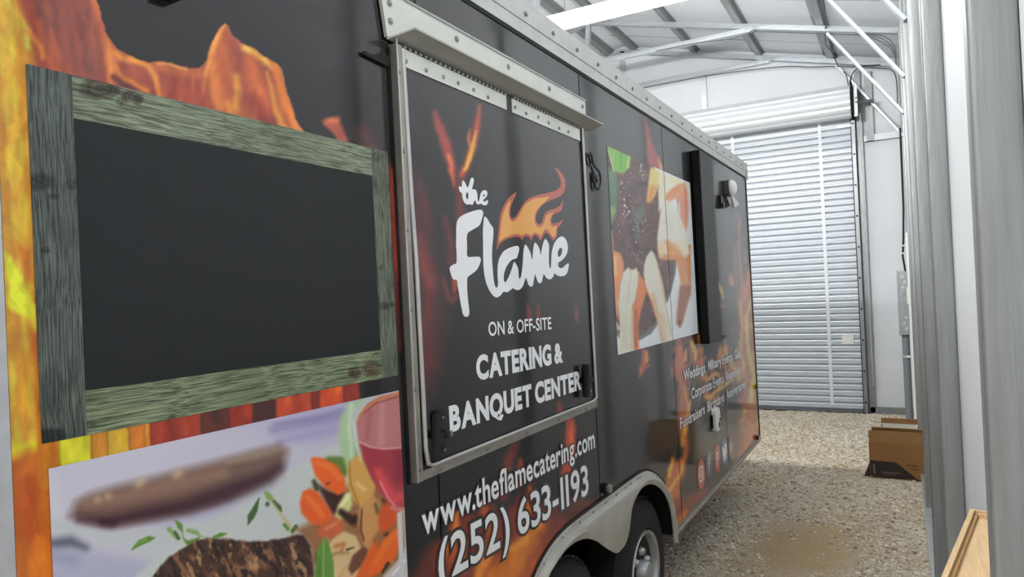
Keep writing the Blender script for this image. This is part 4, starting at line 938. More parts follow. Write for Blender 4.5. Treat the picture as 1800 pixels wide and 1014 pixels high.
# ------------------------------------------------------------------ burger and chips photo print
def chips_paint(X, Y, y_, z_):
    p = Print(X, Y, (224, 227, 234)); 
    A_ = lambda L: [(1055 + .19723 * x, 245 + .19723 * y) for x, y in L]
    B2 = lambda L: [(1065 + .20714 * x, 430 + .20714 * y) for x, y in L]
    P, K = p.poly, p.stroke
    def KA(L, c, s, a=1): K([(1055 + .19723 * x, 245 + .19723 * y, r * .2) for x, y, r in L], c, s, a)
    def KB(L, c, s, a=1): K([(1065 + .20714 * x, 430 + .20714 * y, r * .21) for x, y, r in L], c, s, a)
    meat = A_([(40, 20), (470, 230), (560, 500), (560, 900)]) + B2([(480, 60), (590, 120), (575, 250), (540, 400), (500, 520), (430, 660), (330, 760), (250, 800), (100, 760), (30, 300)]) + A_([(60, 800)])
    P(meat, (88, 58, 56), 2)
    p.speck(meat, (120, 82, 78), 14, .5, 111, .8); p.speck(meat, (56, 34, 36), 18, .55, 113, .7)
    KA([(250, 520, 8), (262, 700, 14), (290, 900, 18), (340, 980, 14), (480, 990, 12)], (48, 26, 28), 5, .85)
    n = fbm(X / 2.2, Y / 3.2, 117, 2); dens = fbm(X / 22, Y / 30, 119); k = np.clip((n + .45 * (dens - .5) - .585) / .06, 0, 1); C0 = p.C.copy()
    P(A_([(180, 380), (330, 200), (400, 230), (400, 520), (560, 560), (520, 880), (140, 1000), (170, 600)]) , (226, 216, 214), 3, .9); p.C = C0 + (p.C - C0) * k[..., None]
    C0 = p.C.copy(); P(B2([(130, 0), (330, 60), (320, 160), (150, 160)]), (214, 204, 200), 3, .9); p.C = C0 + (p.C - C0) * k[..., None]
    P(A_([(270, 590), (330, 640), (380, 580), (410, 640), (370, 700), (345, 760), (345, 880), (332, 880), (330, 720)]), (84, 110, 92), 3, .8)
    P(A_([(60, 240), (130, 290), (160, 420), (150, 560), (130, 700), (100, 760), (85, 600)]), (82, 128, 92), 4, .95); P(A_([(85, 600), (130, 590), (140, 640), (100, 740)]), (130, 164, 96), 3, .9)
    P(A_([(60, 50), (275, 155), (265, 235), (215, 305), (185, 300), (128, 285)]), (112, 178, 66), 2); KA([(70, 90, 4), (100, 200, 6), (122, 285, 5)], (196, 220, 150), 1.2); KA([(125, 95, 2), (118, 190, 2)], (180, 212, 120), 1); KA([(255, 150, 8), (245, 250, 10)], (176, 210, 96), 1.5); KA([(190, 130, 8), (178, 260, 8)], (84, 150, 52), 2, .8); KA([(130, 290, 8), (200, 310, 8)], (150, 104, 70), 2, .8)
    KA([(100, 820, 6), (108, 1014, 6)], (214, 200, 130), 1.5)
    # glass rim of plate
    KB([(588, 130, 12), (580, 240, 10), (545, 390, 10), (515, 480, 8)], (82, 88, 92), 1.5); KB([(430, 665, 14), (370, 745, 16), (280, 795, 18)], (96, 102, 104), 1.8); KB([(80, 735, 10), (115, 780, 12)], (110, 112, 112), 1.5); KB([(75, 650, 12), (110, 710, 14)], (206, 180, 160), 1.5)
    # chips
    P(A_([(448, 245), (530, 285), (524, 400), (490, 500), (440, 560), (415, 555), (425, 420)]), (224, 202, 126), 1.8); KA([(470, 440, 30), (440, 530, 24)], (216, 146, 78), 6, .9)
    P(A_([(535, 288), (800, 395), (790, 560), (770, 700), (765, 820), (700, 690), (708, 560), (668, 535), (600, 560), (545, 610), (522, 650), (518, 450)]), (228, 222, 204), 1.8)
    KA([(560, 330, 20), (545, 500, 20)], (232, 214, 170), 5, .8); KA([(640, 360, 20), (700, 385, 14)], (226, 224, 160), 5, .8)
    P(A_([(585, 525), (600, 480), (640, 440), (690, 400), (750, 388), (780, 470), (788, 640), (780, 760), (764, 818), (712, 700), (704, 570), (662, 530), (610, 562)]), (222, 150, 112), 2.5); KA([(600, 520, 14), (640, 470, 20), (690, 440, 14)], (222, 140, 60), 4, .8); KA([(750, 560, 20), (755, 720, 16)], (216, 142, 124), 5, .8)
    KA([(668, 540, 6), (680, 600, 9), (696, 660, 4)], (230, 232, 234), 1.2); KA([(688, 540, 2), (692, 660, 2)], (70, 80, 80), .8)
    big = A_([(540, 610), (575, 562), (640, 562), (665, 600), (720, 720), (768, 850), (800, 1020), (520, 1020), (508, 880), (525, 740)])
    low = B2([(440, 0), (720, 0), (722, 230), (718, 420), (690, 500), (650, 660), (626, 702), (600, 668), (606, 560), (636, 330), (612, 200), (585, 125), (520, 132), (455, 122)])
    P(low, (212, 142, 88), 2); P(big, (222, 218, 202), 1.8); KA([(600, 700, 24), (620, 800, 30)], (206, 206, 190), 7, .7)
    KB([(640, 0, 34), (670, 80, 26)], (224, 212, 178), 5, .9); KB([(480, 20, 24), (470, 90, 20)], (228, 196, 140), 4, .8); KB([(540, 40, 24), (560, 100, 20)], (222, 136, 66), 4, .8)
    KA([(600, 920, 20), (640, 960, 34), (690, 1010, 30)], (222, 140, 68), 6, .85); KA([(540, 900, 8), (530, 1000, 8)], (230, 196, 140), 3, .8)
    KB([(680, 200, 20), (690, 320, 24)], (212, 148, 112), 4, .7); P(B2([(630, 345), (718, 350), (716, 420), (690, 500), (650, 660), (626, 702), (600, 668), (606, 560)]), (150, 98, 84), 3, .9); KB([(625, 650, 10), (630, 690, 6)], (96, 52, 44), 2, .8)
    P(B2([(55, 45), (90, 60), (125, 75), (152, 160), (152, 230), (112, 400), (102, 640), (78, 560)]), (226, 142, 92), 2); KB([(75, 110, 10), (85, 260, 12)], (236, 196, 130), 3, .8)
    P(B2([(275, 225), (330, 320), (345, 400), (300, 560), (275, 680), (282, 890), (232, 908), (222, 520), (255, 465)]), (218, 122, 66), 2); KB([(255, 560, 10), (250, 860, 10)], (164, 84, 50), 3, .8)
    P(B2([(104, 500), (120, 350), (150, 232), (190, 190), (212, 214), (235, 210), (258, 194), (276, 240), (272, 330), (252, 470), (226, 520), (238, 906), (108, 942), (118, 700)]), (220, 216, 200), 1.8); KB([(215, 215, 4), (200, 350, 5), (185, 480, 4)], (190, 184, 164), 2, .8); KB([(150, 600, 20), (160, 860, 22)], (208, 202, 172), 5, .7); KB([(225, 560, 8), (220, 880, 8)], (214, 182, 134), 2.5, .7)
    P(B2([(330, 300), (400, 480), (425, 600), (440, 660), (410, 560), (345, 400)]), (214, 118, 58), 2.5); KB([(335, 320, 10), (390, 450, 14), (430, 610, 10)], (216, 122, 60), 2.5)
    P(B2([(320, 250), (325, 170), (345, 100), (385, 44), (412, 80), (440, 160), (482, 320), (520, 540), (550, 700), (570, 835), (482, 858), (440, 660), (402, 500), (342, 360)]), (224, 218, 202), 1.8); KB([(470, 600, 24), (500, 820, 26)], (222, 196, 160), 5, .8); KB([(400, 420, 14), (440, 600, 12), (480, 820, 10)], (214, 168, 124), 3, .7); KB([(430, 140, 4), (510, 520, 5), (555, 760, 5)], (206, 176, 130), 1.6, .8)
    return np.clip(jit(p.C * 1.07, 6, X, Y, 4, 121), 0, 252)
cy0 = (S(1066.8, 256.4)[0] + S(1085, 624)[0]) / 2; cy1 = S(1212.6, 324)[0]; 
print_grid('chips_photo_print', cy0, SEAMS[3] - .0045, S(1085, 624)[1], S(1066.8, 256.4)[1], OFF_P, chips_paint, PHOTO, trailer, step=1.3, stepz=1.6)
print_grid('chips_photo_print', SEAMS[3] + .0038, (S(1212.6, 324)[0] + S(1227, 591)[0]) / 2, S(1085, 624)[1], S(1066.8, 256.4)[1], OFF_P, chips_paint, PHOTO, trailer, step=1.1, stepz=1.6)

# ------------------------------------------------------------------ serving hatch
hy0, hz0 = S(731, 846, .02); hy1 = S(1052, 714, .02)[0]; hz1 = 2.285
hz0 = (S(727, 850.7, .02)[1] + S(1052, 714, .02)[1]) / 2
HOFF = .018
hatch = print_grid('hatch_door', hy0 + .022, hy1 - .02, hz0 + .022, hz1, HOFF, wrap_paint, WRAP, trailer, step=2.3, thick=.02)
frame = MB(); fw = .026
frame.box(-.002, .024, hy0, hy0 + fw, hz0, 2.272); frame.box(-.002, .016, hy1 - .016, hy1, hz0, 2.272); frame.box(-.002, .022, hy0 + fw, hy1 - .016, hz0, hz0 + .024)
fr = tp('hatch_frame', frame, ALUD)
b = MB(); b.box(.024, .0265, hy0, hy0 + .005, hz0, hz1); b.build('frame_lip', ALU, fr)
b = MB(); b.box(-.001, .006, hy0 - .005, hy0 - .0005, hz0 - .004, hz1 - .02); b.build('black_sealant', BLACKR, fr)
b = MB(); e = .007; yl, yr, zb_ = hy0 + fw + .011, hy1 - .026, hz0 + .030
b.tube([(HOFF + .004, yl - .008, hz1 - .02), (HOFF + .006, yl - .004, hz1 - .4), (HOFF + .008, yl, (hz0 + hz1) / 2), (HOFF + .008, yl + .002, zb_ + .05), (HOFF + .008, yl + .010, zb_ + .008), (HOFF + .008, yl + .03, zb_), (HOFF + .007, yr - .03, zb_), (HOFF + .007, yr, zb_ + .01)], [.0065] * 5 + [.005] * 3, 10)
b.build('hatch_edging', ALU, hatch, smooth=True)
b = MB(); b.tube([(HOFF + .006, yr, zb_ + .01), (HOFF + .006, yr, hz1 - .01)], .006, 8); b.build('hatch_edging', ALU, hatch, smooth=True)
for y, z in [(hy0 + .006, hz0 + .03 + .2 * k) for k in range(6)] + [(hy0 + .1 + .24 * k, hz0 + .010) for k in range(5)]:
    q = MB(); q.lathe([(0, .0055), (.003, .005)], (.022 if z < hz0 + .02 else .0245, y + .006, z), 'x', 8); q.build('frame_rivet', CHROME, fr)
# drip rail above the hatch
zt0, zt1 = 2.285, 2.405
ya, yb = S(671, 70, .012)[0], S(1028, 215, .012)[0] + .01
b = MB(); b.add([(.004, ya, zt1), (.004, yb, zt1), (.004, yb, zt0), (.004, ya + .02, zt0), (.014, ya, zt1), (.014, yb, zt1), (.014, yb, zt0), (.014, ya + .02, zt0)], [(0, 1, 2, 3), (7, 6, 5, 4), (0, 4, 5, 1), (1, 5, 6, 2), (2, 6, 7, 3), (3, 7, 4, 0)])
STAIN = mat('drip_rail_steel', (212, 213, 206), .36, .35, .06, 8, .04, 30)
dr = tp('drip_rail', b, STAIN)
b = MB(); fz = 2.300
b.add([(.012, ya + .02, fz - .022), (.012, yb + .012, fz - .022), (.075, yb + .03, fz), (.075, ya + .055, fz), (.012, ya + .02, fz - .018), (.012, yb + .012, fz - .018), (.075, yb + .03, fz + .005), (.075, ya + .055, fz + .005)], [(0, 1, 2, 3), (7, 6, 5, 4), (0, 4, 5, 1), (1, 5, 6, 2), (2, 6, 7, 3), (3, 7, 4, 0)])
b.build('drip_flange', mat('drip_flange_steel', (176, 176, 168), .4, .55, .08, 8), dr)
b = MB(); b.tube([(.016, ya + .004, zt1 - .002), (.016, yb, zt1 - .002)], .0035, 6); b.build('drip_rail_lip', ALU, dr)
b = MB(); b.box(.001, .004, ya - .02, yb - .1, zt1 - .03, zt1 + .012); b.build('black_sealant', BLACKR, dr)
for y in np.linspace(ya + .035, yb - .03, 5):
    for z in (zt1 - .032, zt1 - .078):
        q = MB(); q.lathe([(0, .0095), (.002, .0095), (.002, .006), (.005, .004)], (.014, float(y), z), 'x', 12); q.build('rail_screw', CHROME, dr)
b = MB(); b.plate([[S(x, y, .010) for x, y in ((641, 89), (640, 95), (662, 106), (684, 117), (686, 104), (676, 92), (668, 93), (656, 97))]], .004, .010)
tp('black_rubber_flap', b, BLACKR)
# hinge leaves
for (xa_, ya_), (xb_, yb_) in (((709, 122), (893, 196)), ((903, 200), (1022, 248))):
    a0 = S(xa_, ya_, .026)[0]; a1 = S(xb_, yb_, .026)[0]
    b = MB(); b.box(HOFF, HOFF + .004, a0, a1, 2.222, 2.268); hg = b.build('hinge_leaf', STAIN, hatch)
    n_ = int((a1 - a0) / .022)
    for k in range(n_):
        q = MB(); y = a0 + (k + .5) * (a1 - a0) / n_; q.box(HOFF + .003, HOFF + .009, y - .006, y + .006, 2.268, 2.273)
        q.build('hinge_knuckle', CHROME, hatch) if k % 1 == 0 else None
    for k in range(max(4, int((a1 - a0) / .085))):
        y = a0 + .02 + k * .082 + R.uniform(-.008, .008)
        if y < a1 - .012:
            q = MB(); q.lathe([(0, .006), (.003, .0055), (.005, .002)], (HOFF + .004, y, 2.240 + R.uniform(-.004, .004)), 'x', 8); q.build('hinge_rivet', CHROME, hatch)
# latches
def latch(px, py, sc, ang):
    y, z = S(px, py, .03); b = MB()
    pts = []; w_, h_ = .020 * sc, .062 * sc
    for cx_, cz_, a0 in ((w_ - .01, h_ - .01, 0), (-w_ + .01, h_ - .01, 90), (-w_ + .01, -h_ + .01, 180), (w_ - .01, -h_ + .01, 270)):
        for k in range(4):
            a = math.radians(a0 + 30 * k); pts.append((y + cx_ + .01 * math.cos(a), z + cz_ + .01 * math.sin(a)))
    b.plate([pts], HOFF, HOFF + .012); b.lathe([(0, .013), (.012, .011), (.02, .008)], (HOFF + .012, y, z), 'x', 12)
    for dz in (-.042, .042): b.lathe([(0, .007), (.003, .006)], (HOFF + .012, y, z + dz * sc), 'x', 10)
    o = b.build('latch', BLACKP, hatch)
    b = MB(); yy = y - .042 * sc
    q = [(yy - .005, z + .055 * sc), (yy + .016, z + .060 * sc), (yy + .004, z - .060 * sc), (yy - .022, z - .058 * sc)]
    b.plate([q[::-1]], HOFF + .016, HOFF + .030); b.box(HOFF + .012, HOFF + .026, yy, y, z - .008, z + .008); b.build('latch_paddle', BLACKR, hatch)
    for dz in (-.042, .042):
        q = MB(); q.lathe([(0, .005), (.002, .004)], (HOFF + .0155, y, z + dz * sc), 'x', 8); q.build('latch_screw', CHROME, hatch)
latch(778, 762, 1.0, 0); latch(1036, 668, 1.0, 0)
q = MB(); y, z = S(793, 762, .02); q.lathe([(0, .009), (.004, .008), (.005, .003)], (HOFF, y, z), 'x', 12); q.build('hatch_screw', CHROME, hatch)

# ------------------------------------------------------------------ lettering
GLYPHS = {}
def glyph_shape(ch, bold):
    if (ch, bold) in GLYPHS: return GLYPHS[(ch, bold)]
    cu = bpy.data.curves.new('lettering', 'FONT'); cu.body = ch; cu.size = 1; cu.offset = bold; cu.resolution_u = 4; cu.fill_mode = 'FRONT'
    o = bpy.data.objects.new('lettering', cu); COL.objects.link(o)
    dg = bpy.context.evaluated_depsgraph_get(); dg.update(); me = bpy.data.meshes.new_from_object(o.evaluated_get(dg))
    v = np.array([p.co[:2] for p in me.vertices]); f = [tuple(p.vertices) for p in me.polygons]
    bpy.data.objects.remove(o); bpy.data.curves.remove(cu); bpy.data.meshes.remove(me)
    GLYPHS[(ch, bold)] = (v, f); return v, f
TIGHT = {('T', 'A'), ('A', 'T'), ('t', 'a'), ('r', 'a'), ('w', '.'), ('.', 't'), ('f', 'l'), ('r', 'y'), ('W', 'e'), ('t', 'e'), ('a', 't'), ('F', '-'), ('r', 'p')}
def text_shape(txt, bold, spacing=1.0, gap=.105):
    """letters set one by one with an even gap; the layout uses the plain glyph widths so an outline lines up"""
    V, Fc, x, prev = [], [], 0., None; n = 0
    for ch in txt:
        if ch == ' ': x += .34 if prev else .16; prev = None; continue
        v0, _ = glyph_shape(ch, 0.0); v, f = glyph_shape(ch, bold)
        if prev: x += (.05 if '1' in (prev, ch) else 0) + (gap + .6 * max(0, spacing - 1)) * (.45 if (prev, ch) in TIGHT else 1)
        d = x - v0[:, 0].min(); V.append(v + [d, 0]); Fc += [tuple(i + n for i in q) for q in f]; n += len(v)
        x += v0[:, 0].max() - v0[:, 0].min(); prev = ch
    return np.vstack(V), Fc
def cap_height():
    v, f = glyph_shape('H', 0.0); return v[:, 1].max()
CAPH = cap_height()
def letters(name, txt, pl, pr, cap, off, parent, m=TXTW, bold=.03, outline=0, spacing=1.0, italic=0):
    """pl, pr: measured baseline ends; cap: letter height in metres"""
    (y0, z0), (y1, z1) = S(*pl, off), S(*pr, off); v0, f0 = text_shape(txt, bold, spacing); xa, xb = v0[:, 0].min(), v0[:, 0].max(); sc = (y1 - y0) / (xb - xa); sz = cap / CAPH
    gx = word_gaps(v0, f0, .17); first = None
    for k, (o_, mm, bd) in enumerate(((off, m, bold),) + (((off - .0006, TXTK, bold + outline),) if outline else ())):
        v, f = (v0, f0) if k == 0 else text_shape(txt, bd, spacing)
        yy = y0 + (v[:, 0] - xa) * sc + italic * v[:, 1]; zz = z0 + (z1 - z0) * (v[:, 0] - xa) / (xb - xa) + v[:, 1] * sz
        P = np.stack([np.full(len(v), o_), yy, zz], 1); cx = np.array([v[list(q), 0].mean() for q in f]); wi = np.searchsorted(gx, cx)
        for w_ in range(len(gx) + 1):          # each word its own part
            fs = [q for q, i in zip(f, wi) if i == w_]
            if not fs: continue
            use = sorted({i for q in fs for i in q}); mp = {i: j for j, i in enumerate(use)}
            b = MB(); b.add(P[use], [tuple(mp[i] for i in q) for q in fs])
            o = b.build(name if k == 0 else name + '_outline', mm, parent, recalc=False); fix_front(o.data)
def word_gaps(v, f, gap):
    iv = sorted((v[list(q), 0].min(), v[list(q), 0].max()) for q in f); out = []; hi = iv[0][1]
    for a, b_ in iv[1:]:
        if a - hi > gap: out.append((a + hi) / 2)
        hi = max(hi, b_)
    return np.array(out)
def fix_front(me):
    bm = bmesh.new(); bm.from_mesh(me); bm.normal_update()
    fl = [f for f in bm.faces if f.normal.x < 0]
    if fl: bmesh.ops.reverse_faces(bm, faces=fl)
    bm.to_mesh(me); bm.free()
HO = HOFF + .0008
def capm(p_base, p_top, off): return S(*p_top, off)[1] - S(*p_base, off)[1]
letters('lettering', 'ON & OFF-SITE', (859.2, 590.5), (969.6, 577.9), capm((969, 578), (968, 557.6), HO), HO, hatch, bold=.014, spacing=1.03)
letters('lettering', 'CATERING &', (838, 666.8), (990, 634.6), capm((988, 635), (985, 604), HO), HO, hatch, bold=.048, spacing=1.06)
letters('lettering', 'BANQUET CENTER', (791, 758), (1022.3, 682), capm((1021, 682), (1020, 652.5), HO), HO, hatch, bold=.048, spacing=1.06)
letters('lettering', 'www.theflamecatering.com', (743, 941), (1046, 785.5), .073, .0022, trailer, bold=.02, outline=.05)
letters('lettering', '(252) 633-1193', (772, 1026), (1035, 866), capm((1032, 867), (1032, 816), .002), .0022, trailer, bold=.018, outline=.055)
letters('lettering', 'Weddings   Military Events   Galas', (1202, 669.4), (1304.2, 626), capm((1201, 669.4), (1200, 651), .002), .0022, trailer, bold=.02, outline=.04)
letters('lettering', 'Corporate Events   Reunions', (1215.8, 701.5), (1298.3, 658), capm((1201, 669.4), (1200, 651), .002), .0022, trailer, bold=.02, outline=.04)
letters('lettering', 'Fundraisers   Birthdays   Anniversaries', (1196, 754.4), (1310.8, 680), capm((1201, 669.4), (1200, 651), .002), .0022, trailer, bold=.02, outline=.04)
RED = mat('red_vinyl', (178, 40, 40), .4, coat=.8)
for px, py in ((1240.5, 644), (1290.6, 624), (1271.5, 663), (1241.5, 717), (1276, 693)):
    y, z = S(px, py, .002); q = MB(); q.lathe([(0, .011), (.0006, .011)], (.0016, y, z), 'x', 12); q.build('separator_dot', RED, trailer)

# logo: script lettering and flame
def LT(o, s, L): return [S(o[0] + s * x, o[1] + s * y, HO) for x, y in L]
def smooth_loop(L, it=1):
    for _ in range(it):
        out = []
        for i in range(len(L)):
            a, b_ = L[i], L[(i + 1) % len(L)]
            out += [(a[0] * .8 + b_[0] * .2, a[1] * .8 + b_[1] * .2), (a[0] * .2 + b_[0] * .8, a[1] * .2 + b_[1] * .8)]
        L = out
    return L
L1 = ((780, 280), .13806); L2 = ((780, 400), .15775); L3 = ((840, 280), .15785)
the = [(188, 345), (236, 350), (232, 310), (243, 264), (258, 276), (278, 305), (292, 345), (305, 358), (320, 335), (330, 290), (345, 245), (362, 230), (380, 240), (385, 265), (375, 320), (358, 388), (385, 378), (412, 390), (428, 430), (430, 500), (438, 540), (450, 535), (460, 490), (472, 430), (492, 402), (520, 390), (548, 402), (558, 430), (550, 465), (525, 500), (502, 515), (507, 535), (530, 540), (553, 515), (566, 530), (560, 565), (530, 588), (495, 578), (475, 562), (440, 578), (415, 560), (398, 510), (386, 540), (372, 575), (350, 580), (330, 568), (305, 580), (275, 565), (248, 520), (235, 460), (233, 430), (205, 410)]
the_h = [[(290, 425), (310, 420), (316, 470), (306, 512), (290, 500), (282, 460)], [(500, 480), (503, 452), (520, 443), (526, 456), (512, 476)]]
b = MB(); b.plate([smooth_loop(LT(*L1, the))] + [smooth_loop(LT(*L1, h)) for h in the_h], HO - .0006, HO); b.build('logo_lettering', TXTW, hatch, recalc=False)
bigF = LT(*L1, [(160, 1000), (160, 860), (170, 790), (200, 740), (260, 700), (350, 665), (430, 643), (475, 640), (498, 655), (505, 695), (490, 750), (465, 830), (440, 855), (370, 895), (320, 925), (300, 950), (293, 1000)]) + \
    LT(*L2, [(260, 200), (258, 330), (330, 325), (400, 322), (417, 355), (405, 400), (380, 455), (350, 490), (300, 525), (265, 550), (260, 600), (262, 700), (272, 820), (285, 920), (285, 970), (265, 995), (240, 995), (215, 970), (205, 920), (190, 850), (170, 720), (155, 640), (148, 578), (110, 582), (92, 550), (65, 465), (72, 435), (110, 410), (145, 400), (145, 300), (138, 180)])
b = MB(); b.plate([smooth_loop(bigF)], HO - .0006, HO); b.build('logo_lettering', TXTW, hatch, recalc=False)
lame = LT(*L1, [(500, 1000), (500, 900), (508, 800), (514, 738), (524, 726), (550, 745), (585, 810), (620, 855), (633, 885), (632, 950)]) + \
    LT(*L2, [(550, 120), (540, 220), (538, 350), (545, 450), (555, 560), (565, 630), (580, 668), (598, 668), (607, 620), (602, 560), (600, 480), (605, 400), (620, 340), (660, 270), (710, 235), (770, 212), (815, 200), (838, 215), (842, 250), (825, 310), (815, 342), (770, 352), (730, 385), (690, 450), (670, 520), (668, 580), (680, 612), (700, 600), (730, 540), (760, 460), (785, 372), (815, 420), (832, 460), (835, 540), (845, 580), (862, 550), (875, 470), (885, 350), (890, 250), (905, 185), (925, 200), (950, 245), (970, 290), (980, 360), (988, 350), (995, 270), (1005, 190), (1018, 162), (1045, 190), (1070, 240), (1078, 315), (1085, 290), (1100, 200), (1120, 140), (1135, 122), (1160, 155), (1175, 200), (1172, 300), (1172, 400), (1183, 465), (1195, 440), (1198, 380), (1202, 280), (1225, 190), (1260, 130), (1300, 100), (1330, 98), (1365, 130), (1385, 210), (1378, 280), (1350, 330), (1310, 370), (1275, 390), (1275, 430), (1300, 455), (1330, 445), (1370, 405), (1392, 395), (1395, 420), (1380, 500), (1350, 535), (1300, 545), (1260, 530), (1235, 505), (1220, 550), (1190, 578), (1155, 570), (1130, 540), (1115, 510), (1105, 550), (1092, 610), (1070, 622), (1048, 605), (1030, 550), (1015, 510), (1005, 580), (995, 645), (975, 662), (945, 640), (930, 590), (915, 552), (900, 600), (880, 660), (840, 698), (800, 692), (770, 672), (740, 700), (705, 722), (665, 710), (640, 750), (600, 780), (565, 772), (520, 720), (480, 640), (455, 540), (442, 420), (440, 250), (438, 60)])
ehole = LT(*L2, [(1278, 325), (1270, 300), (1272, 268), (1290, 230), (1312, 222), (1322, 250), (1312, 300), (1290, 328)])
b = MB(); b.plate([smooth_loop(lame), smooth_loop(ehole)], HO - .0006, HO); b.build('logo_lettering', TXTW, hatch, recalc=False)
fo = [(215, 1005), (210, 980), (218, 900), (228, 800), (240, 700), (255, 600), (280, 530), (320, 460), (370, 405), (435, 357), (425, 395), (400, 450), (375, 510), (360, 570), (360, 630), (375, 655), (405, 657), (435, 620), (470, 560), (510, 490), (560, 440), (620, 410), (700, 390), (800, 370), (870, 350), (910, 315), (928, 270), (920, 220), (900, 170), (875, 125), (850, 85), (900, 115), (940, 160), (970, 220), (980, 300), (965, 360), (930, 405), (880, 430), (820, 450), (760, 480), (700, 530), (660, 590), (645, 650), (650, 700), (680, 722), (710, 715), (725, 660), (740, 610), (770, 580), (820, 560), (870, 545), (910, 520), (930, 490), (943, 445), (948, 510), (940, 560), (900, 590), (860, 605), (830, 630), (815, 680), (830, 715), (870, 712), (905, 700), (930, 680), (947, 655), (940, 700), (915, 735), (890, 760), (885, 800), (885, 850), (865, 885), (840, 908), (820, 880), (795, 840), (770, 815), (745, 820), (730, 850), (715, 890), (700, 905), (680, 880), (655, 850), (625, 845), (610, 870), (597, 910), (580, 880), (555, 858), (525, 858), (505, 880), (495, 902), (478, 880), (450, 862), (400, 865), (340, 880), (280, 910), (240, 950), (222, 995)]
fi = [(233, 930), (245, 840), (258, 720), (270, 640), (290, 570), (330, 490), (375, 440), (355, 500), (345, 560), (345, 620), (355, 670), (385, 695), (415, 680), (450, 640), (490, 560), (530, 500), (580, 460), (640, 435), (720, 425), (805, 412), (760, 460), (700, 510), (655, 560), (635, 620), (630, 690), (650, 740), (685, 758), (715, 745), (740, 690), (755, 630), (790, 605), (853, 590), (815, 620), (803, 670), (810, 730), (840, 752), (885, 738), (868, 780), (868, 830), (845, 875), (815, 840), (790, 800), (765, 775), (740, 785), (720, 820), (705, 862), (680, 835), (650, 815), (620, 820), (595, 857), (570, 835), (530, 825), (495, 857), (465, 835), (420, 830), (360, 845), (300, 870), (255, 905)]
b = MB(); b.plate([smooth_loop(LT(*L3, fo))], HO - .0008, HO - .0004); b.build('logo_flame_border', mat('rust_vinyl', (190, 82, 56), .4, coat=.6), hatch, recalc=False)
b = MB(); b.plate([smooth_loop(LT(*L3, fi))], HO - .0003, HO + .0002); b.build('logo_flame', mat('amber_vinyl', (240, 168, 62), .4, coat=.6), hatch, recalc=False)

# round social icons near the rear
def ring_pts(y, z, r, n=28): return [(y + r * math.cos(2 * math.pi * k / n), z + r * math.sin(2 * math.pi * k / n)) for k in range(n)]
def rsq(y, z, h, r, n=4):
    pts = []
    for sx, sz_, a0 in ((1, 1, 0), (-1, 1, 90), (-1, -1, 180), (1, -1, 270)):
        for k in range(n): a = math.radians(a0 + 90 / (n - 1) * k); pts.append((y + sx * (h - r) + r * math.cos(a), z + sz_ * (h - r) + r * math.sin(a)))
    return pts
def icon(px, py, r, col, nm):
    y, z = S(px, py, .002); b = MB(); b.plate([ring_pts(y, z, r)], .0008, .0016)
    return tp('social_icon', b, mat('icon_' + nm, col, .4, coat=.8)), y, z
IX = .0022
o, y, z = icon(1232.8, 833, .088, (206, 84, 50), 'orange'); b = MB(); b.plate([rsq(y, z, .045, .014), rsq(y, z, .034, .010)], .0016, IX); b.plate([ring_pts(y, z, .022, 18), ring_pts(y, z, .013, 18)], .0016, IX); b.plate([ring_pts(y + .023, z + .023, .005, 8)], .0016, IX); b.build('icon_mark', TXTW, o, recalc=False)
o, y, z = icon(1246.6, 815.6, .080, (52, 78, 116), 'navy')
def glyph(txt, y, z, h, parent, bold=.03):
    v, f = text_shape(txt, bold); c = (v.max(0) + v.min(0)) / 2; s_ = h / (v[:, 1].max() - v[:, 1].min()); b = MB()
    b.add(np.stack([np.full(len(v), IX), y + (v[:, 0] - c[0]) * s_, z + (v[:, 1] - c[1]) * s_], 1), f); g = b.build('icon_mark', TXTW, parent, recalc=False); fix_front(g.data)
glyph('f', y, z, .085, o)
o, y, z = icon(1261.2, 806, .090, (186, 52, 56), 'red'); glyph('P', y + .004, z - .005, .095, o, .02)
o, y, z = icon(1273.6, 794, .094, (66, 106, 178), 'blue'); b = MB()
b.plate([[(y - .062, z - .040), (y - .02, z - .045), (y - .045, z - .015), (y - .058, z + .005), (y - .045, z + .004), (y - .060, z + .03), (y - .055, z + .052), (y - .02, z + .022), (y + .004, z + .016), (y + .008, z + .04), (y + .03, z + .052), (y + .048, z + .042), (y + .066, z + .045), (y + .054, z + .025), (y + .046, z - .01), (y + .02, z - .045), (y - .02, z - .06)]], .0016, IX); b.build('icon_mark', TXTW, o, recalc=False)
o, y, z = icon(1285.6, 784.5, .088, (112, 42, 44), 'maroon'); glyph('G', y - .01, z, .06, o, .02); b = MB(); b.plate([[(y + .045, z - .004), (y + .075, z - .004), (y + .075, z + .004), (y + .045, z + .004)]], .0016, IX); b.build('icon_mark', TXTW, o, recalc=False)

